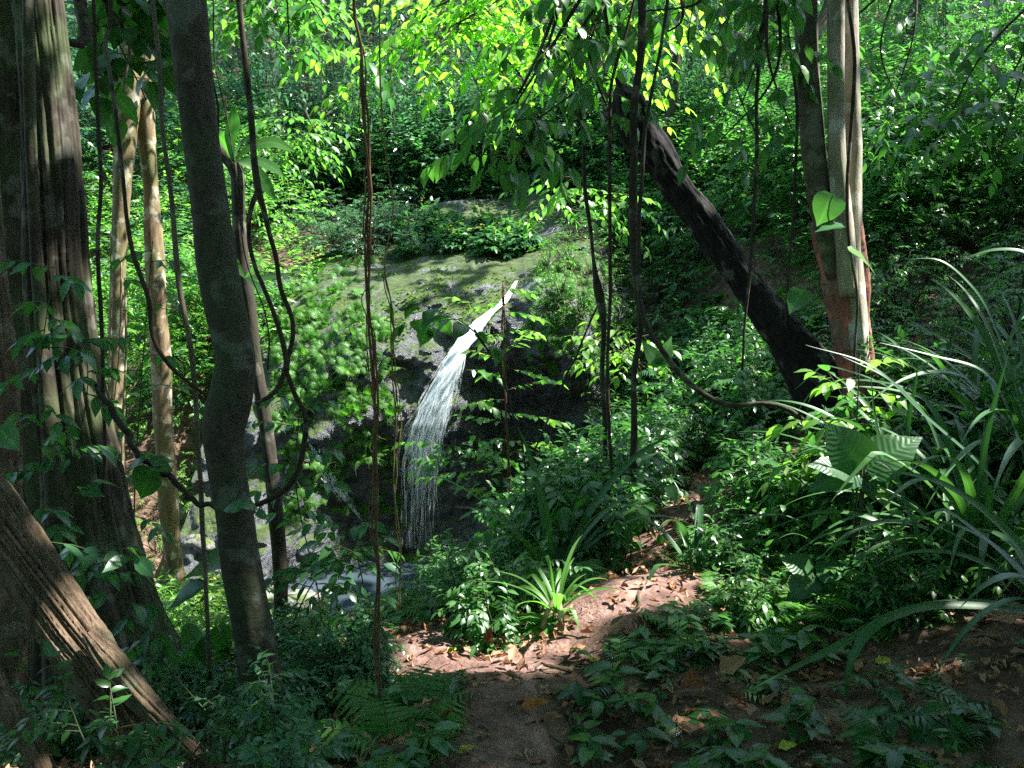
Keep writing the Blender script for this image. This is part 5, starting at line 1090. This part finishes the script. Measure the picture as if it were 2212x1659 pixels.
fallen(1125, 1550, .10, 'orange', 'curled orange leaf lying on the path', (1, .1, .05), wm=.9)
fallen(1555, 1500, .11, 'dead', 'large crumpled tan leaf on the ground at lower right, the browner of two', (1, .2, .3), .03, 1.5)
fallen(1500, 1520, .11, 'dead', 'large pale grey curled leaf with a hole left of the tan one', (-.2, -.2, 1), .03, 1.4)
fallen(1890, 1455, .06, 'yellow', 'single yellow leaf lying at lower right', (1, .1, 0))
fallen(965, 1425, .05, 'yellow', 'yellow leaf on the path near its left branch', (1, .6, 0))
fallen(1285, 1455, .08, 'yellow', 'yellow green leaf below the sunlit rosette', (-.5, -1, .3))
fallen(992, 1650, .05, 'yellow', 'small yellow leaf at the bottom edge left of the path', (1, .5, 0))
fallen(1680, 1655, .06, 'yellow', 'small yellow leaf at the bottom edge below the crumpled leaves', (1, .1, 0))
fallen(1310, 1400, .12, 'dead', 'long pinkish dead leaf on the sunlit bank', (1, .4, .1), wm=.6)
fallen(1330, 1210, .09, 'dead', 'pale dead leaf lit on the path beyond the rosette', (1, .4, .1))
fallen(2140, 1380, .14, 'dead', 'large brown withered leaf in the shade at the right edge', (1, .1, .2), .03, 1.5)
fallen(1060, 1420, .1, 'dead', 'upright dead leaf leaning on the dark bank', (.1, -.2, 1), .03, 1.)
fallen(550, 1360, .09, 'orange', 'small orange leaf caught in twigs left of the pool', (1, .1, .2))

# ================================================================ canopy overhead (unseen crowns, shaped to shade the place)
# openings cut into the canopy so that sun lands on these places: (u, v, y, radius in m)
SPOTS = [(1130, 1425, 3.65, .1), (1215, 1405, 3.75, .17), (1285, 1365, 3.85, .13), (1340, 1325, 4.0, .1), (1200, 1290, 3.95, .18), (1150, 120, 5.6, .3), (1220, 60, 5.7, .35), (1300, 160, 5.8, .25), (1120, 260, 5.6, .2), (1430, 1262, 4.3, .15), (1490, 1275, 4.3, .08), (1460, 1200, 5, .2), (1650, 1300, 4.1, .2), (1570, 1305, 4.1, .18), (1690, 1270, 4.2, .12), (1380, 1290, 4.2, .14), (1110, 1460, 3.5, .1), (1160, 1490, 3.4, .06), (960, 1450, 3.6, .07), (870, 1360, 4.0, .06),
 (1815, 60, 5.9, .14), (1815, 160, 5.9, .12), (1845, 250, 5.9, .14), (1860, 760, 5.85, .22), (1870, 690, 5.85, .12), (1845, 640, 5.9, .1), (1740, 30, 5.9, .05), (1835, 330, 5.9, .1), (1820, 420, 5.9, .08), (1860, 880, 4.5, .22), (1790, 940, 4.4, .2), (1720, 900, 4.4, .2), (1875, 555, 5.5, .1), (1890, 1070, 4.0, .14), (1780, 1160, 4, .15), (1820, 1280, 4, .14),
 (2060, 680, 4.3, .09), (2150, 545, 3.8, .08), (1960, 820, 4.2, .06), (1790, 430, 5.6, .07), (1900, 1130, 3.9, .12),
 (750, 710, 13, .4), (690, 770, 12.8, .35), (740, 650, 14, .3), (900, 610, 14.5, .25), (1010, 540, 15, .3), (800, 390, 20.5, 1.5), (950, 350, 21, 1.6), (1080, 370, 21, 1.4), (1200, 360, 20, 1.2), (880, 290, 22, 1.6), (1050, 290, 22, 1.5), (720, 430, 18, 1.2), (1000, 230, 24, 1.5), (1150, 440, 18.5, 1.0), (1080, 490, 17.5, .4), (1250, 400, 12, .5), (1200, 400, 12, .5), (1180, 480, 15.5, .6), (1100, 600, 13.8, .3), (1100, 590, 8, .25), (1100, 690, 8, .22), (1080, 760, 8, .2), (1010, 800, 8.2, .2),
 (1110, 620, 13.4, .5), (1020, 720, 12.5, .6), (980, 790, 12.3, .7), (950, 840, 12.3, .7), (920, 910, 12.2, .7), (900, 970, 12.2, .6), (800, 860, 12.3, .3), (1000, 750, 12.5, .35), (1060, 680, 13, .35), (910, 1020, 12.2, .4), (700, 960, 12.2, .35), (640, 870, 12.6, .5), (660, 1000, 12, .3),
 (960, 100, 9.5, 1.3), (1040, 40, 9.5, 1.3), (900, 60, 9.5, .9), (1120, 130, 9.5, 1.3), (1230, 120, 9.3, 1.2), (1340, 130, 9.2, 1.), (1400, 60, 9.2, 1.), (1010, 220, 9, .5), (1250, 250, 9, .5),
 (620, 60, 8.5, .6), (560, 110, 8.5, .6), (680, 120, 8.5, .4), (640, 310, 13, .9), (600, 430, 14, 1.), (560, 560, 13, .9), (500, 270, 6.5, .2), (600, 340, 6.5, .25), (590, 420, 6.4, .2), (560, 640, 9, .6),
 (350, 780, 9, .35), (350, 860, 9, .35), (360, 960, 9, .35), (335, 600, 9, .25), (330, 480, 9, .25), (255, 960, 8.7, .35), (256, 1060, 8.7, .35), (375, 1200, 9, .5), (380, 1290, 9, .5), (300, 60, 9, .25), (290, 200, 9, .2), (250, 700, 8.7, .2),
 (420, 1060, 12.5, 1.4), (330, 1150, 10, 1.5), (420, 1230, 9, 1.2), (420, 620, 15, 2.), (200, 650, 15, 2.), (160, 350, 18, 2.5), (420, 200, 18, 2.), (340, 1320, 8, .7), (470, 1300, 8.2, .5), (560, 1320, 9.3, .5), (640, 1300, 9.5, .35), (250, 1100, 11, .9), (400, 500, 15, 1.2), (420, 700, 14, 1.2), (180, 560, 16, 1.5), (190, 250, 17, 1.5), (180, 700, 14, 1.2),
 (60, 1330, 7.5, 1.), (110, 1430, 6.2, .6), (0, 1250, 8, 1.), (40, 1420, 6.5, .4), (150, 1480, 5.4, .3), (110, 130, 4.5, .09), (148, 300, 4.5, .08), (155, 420, 4.5, .08), (195, 900, 4.5, .07), (180, 740, 4.5, .07),
 (30, 1160, 2.9, .1), (110, 1280, 2.75, .06), (175, 1360, 2.7, .06), (268, 1440, 2.55, .07), (380, 1590, 2.5, .05), (330, 1510, 2.6, .03),
 (1350, 680, 10.5, .5), (1360, 760, 10.5, .3), (1480, 250, 15, 1.2), (1440, 340, 14, .8), (1500, 330, 16, 1.0), (1460, 450, 13, .6), (1590, 340, 15, .8), (2000, 460, 13, .5), (2100, 460, 13, .6), (2050, 250, 17, 1.0), (1950, 330, 15, .8), (2170, 180, 16, 1.0), (1960, 560, 12, .4), (1700, 450, 12, .5), (1620, 480, 12, .4), (1450, 600, 11, .5), (1560, 640, 10, .4), (1420, 880, 8, .3), (1240, 1000, 8, .4), (1350, 1050, 7, .3), (1150, 1080, 7.5, .35), (1050, 1180, 6.5, .3), (900, 1240, 6.3, .3), (980, 1210, 6.4, .25), (1120, 1150, 6.6, .25), (1250, 820, 9, .35), (1300, 940, 8, .3), (1430, 980, 8.5, .3), (1500, 780, 9.5, .4), (1600, 700, 10, .35), (1380, 1120, 6.5, .2), (1620, 1080, 5.6, .18), (1700, 1150, 5, .15), (1600, 1180, 4.9, .14), (2050, 900, 6, .08), (640, 1480, 3.8, .06), (760, 1440, 4, .08), (700, 1350, 4.6, .1), (1450, 1560, 3.0, .05)]
sp = np.array(SPOTS, float); SP = W(sp[:, 0], sp[:, 1], sp[:, 2]); SR = sp[:, 3]
# the unseen cover is thinned over farther slopes so that more sun falls there
def canopy(n, x0, x1, y0, y1, zlo, zhi, smin, smax, keepfar=1.):
    x = rng.uniform(x0, x1, n); y = rng.uniform(y0, y1, n); gz = hgt(x, y); z = np.maximum(gz+rng.uniform(zlo, zhi, n), 1.6+.32*np.maximum(y, 0)+1.2+rng.random(n)*2.5)
    z = np.where(gz < 0, np.maximum(z, zlo+rng.random(n)*2), z)
    P = np.stack([x, y, z], -1)
    # where does this leaf's shadow fall (roughly)? thin the cover over the far slopes
    sh = P-SUNV*((P[:, 2:]-gz[:, None])/SUNV[2]); fy = sh[:, 1]
    keep = rng.random(n) < np.interp(fy, [5, 9, 14, 20, 40], [1, .95, .7, .63, .52])
    nn = noise(P*np.array([.5, .5, .25]), 91)+.5*noise(P*np.array([1.3, 1.3, .6]), 92); keep |= (nn > .0)&(fy > 8); keep &= (nn > -.36) | (fy < 8)
    P = P[keep]; s = rng.uniform(smin, smax, len(P))
    ok = np.ones(len(P), bool)
    for k in range(len(SP)):
        d = P-SP[k]; t = d@SUNV; dist = np.linalg.norm(d-t[:, None]*SUNV, axis=1); ok &= ~((t > 0) & (dist < SR[k]+s*.42))
    return P[ok], s[ok]
P, S_ = canopy(52000, -14, 28, -5, 46, 8.5, 12., .28, .5)
P2, S2 = canopy(16000, -22, 30, -18, 3, 7.5, 10, .35, .6)  # leaves over and behind the camera, added to cut sky light
P3, S3 = canopy(17000, -2, 16, -3, 11, 7.5, 9.5, .25, .45)  # extra near leaf layer, added to darken the path and foreground
P = np.vstack([P, P2, P3]); S_ = np.concatenate([S_, S2, S3]); n = len(P)
D = nrm(rng.normal(0, 1, (n, 3))*np.array([1, 1, .35])); N = nrm(UP+rng.normal(0, .35, (n, 3)))
used = np.zeros(n, bool)
for t, top in CROWN_TOPS:
    d = np.linalg.norm((P-top)[:, :2], axis=1); m_ = (d < 2.2) & ~used; used |= m_
    if m_.sum() > 3:
        g = Geo(); leaves(g, LOW, P[m_], D[m_], N[m_], S_[m_], wmul=1.35); g.build('crown', LM['mid'], t)
g = Geo(); m_ = ~used; leaves(g, LOW, P[m_], D[m_], N[m_], S_[m_], wmul=1.35)
tag(g.build('forest_canopy', LM['mid']), 'unseen leaf canopy of the surrounding forest, openings shaped to let sun through', 'canopy', kind='stuff')
# unseen leaves added behind and beside the camera to block low sky light
n = 26000; a = rng.uniform(0, 6.283, n); r = rng.uniform(11, 19, n); x = np.cos(a)*r; y = np.sin(a)*r-1; keep = (y < 4); x, y = x[keep], y[keep]; n = len(x)
P = np.stack([x, y, hgt(x, y)+rng.uniform(0, 9, n)], -1); g = Geo(); leaves(g, LOW, P, nrm(rng.normal(0, 1, (n, 3))), nrm(rng.normal(0, 1, (n, 3))), rng.uniform(.3, .7, n), wmul=1.4)
tag(g.build('blocking_thicket', LM['deep']), 'unseen forest thicket behind the viewpoint, added to block low sky light', 'thicket', kind='stuff')
drop_unused()

# ---------------------------------------------------------------- labels of the repeats: each told by the nearest thing one can find
MARKS = [(1145, 1550, 'the orange leaf on the path'), (1555, 1500, 'the crumpled tan leaf'), (1890, 1455, 'the yellow leaf on the ground'), (1205, 1320, 'the sunlit strap leaved rosette'), (1450, 1230, 'the sunlit path'),
 (1640, 1290, 'the sunlit litter patch'), (1840, 1000, 'the big ribbed leaves'), (1860, 780, 'the white lit trunk foot'), (1740, 790, 'the foot of the leaning log'), (1540, 510, 'the middle of the leaning log'), (1352, 230, 'the head of the leaning log'),
 (1590, 874, 'the low end of the swinging vine'), (1400, 700, 'the bend of the swinging vine'), (1298, 650, 'the knotted stem lump'), (1195, 1150, 'the tall strap leaved clump'), (1370, 990, 'the foot of the thick middle vine'),
 (905, 1120, 'the foot of the waterfall'), (925, 880, 'the middle of the waterfall'), (1113, 610, 'the top of the waterfall'), (800, 640, 'the red root bunch'), (816, 1264, 'the low end of the red roots'), (700, 1230, 'the pool'),
 (1150, 440, 'the sunny moss ledge'), (900, 600, 'the bare rock brow'), (700, 740, 'the sunny rock shoulder'), (505, 345, 'the bird nest fern'), (500, 840, 'the trunk kink'), (590, 1560, 'the foot of the kinked trunk'), (530, 1330, 'the lower kinked trunk'),
 (360, 900, 'the sunlit twin trunk'), (620, 780, 'the crossing of the looping vine'), (620, 1054, 'the low loop of the vine'), (300, 1080, 'the leaf with insect holes'), (290, 1480, 'the foot of the fluted tree'), (160, 900, 'the middle of the fluted tree'),
 (120, 1290, 'the leaning ridged trunk'), (350, 1620, 'the hollow of the leaning trunk'), (1870, 560, 'the bright leaf on the trunk'), (1780, 440, 'the heart shaped leaf'), (2150, 545, 'the pale arching blade tip'), (2060, 680, 'the shining bent blade'),
 (2120, 1300, 'the nearest long blade clump'), (2050, 460, 'the pink lit litter on the slope'), (2140, 1380, 'the withered brown leaf'), (1825, 100, 'the tops of the three stems'), (1000, 120, 'the glowing branch'), (1780, 1250, 'the lower ribbed plant'), (1010, 1500, 'the glossy upright leaf'), (880, 1400, 'the side path')]
ONES = ['first', 'second', 'third', 'fourth', 'fifth', 'sixth', 'seventh', 'eighth', 'ninth', 'tenth', 'eleventh', 'twelfth', 'thirteenth', 'fourteenth', 'fifteenth', 'sixteenth', 'seventeenth', 'eighteenth', 'nineteenth', 'twentieth']
ORD = ['closest']+[w_+' closest' for w_ in ONES[1:]]+['twenty '+w_+' closest' for w_ in ONES[:9]]+['thirtieth closest']+['thirty '+w_+' closest' for w_ in ONES[:9]]+['fortieth closest']+['forty '+w_+' closest' for w_ in ONES[:9]]
def px_of(p):
    d = np.array(p)-np.array([0, 0, CAMZ]); f = d[1]*_c-d[2]*_s; up = d[1]*_s+d[2]*_c
    return 1106+F*d[0]/f, 829.5-F*up/f
GROUPS = {}
for o in SC.objects:
    if o.parent is None and 'group' in o and o.get('look'): GROUPS.setdefault(o['look'], []).append(o)
for look, obs in GROUPS.items():
    cells = {}
    for o in obs:
        lift = .25*o.scale[0]; u, v = px_of((o.location[0], o.location[1], o.location[2]+lift)); u = min(max(u, 0), 2212); v = min(max(v, 0), 1659)
        m_ = min(MARKS, key=lambda m: math.hypot(m[0]-u, m[1]-v)); du, dv = u-m_[0], v-m_[1]
        rel = ('right of' if du > 0 else 'left of') if abs(du) > abs(dv) else ('below' if dv > 0 else 'above')
        cells.setdefault((rel, m_[2]), []).append((math.hypot(du, dv), o))
    for (rel, mk), lst in cells.items():
        lst.sort(key=lambda t: t[0])
        for k, (d, o) in enumerate(lst):
            o['label'] = f"{look} {rel} {mk}" if len(lst) == 1 else f"{look} {rel} {mk}, {ORD[min(k, len(ORD)-1)]}"
for o in SC.objects:
    if 'look' in o: del o['look']
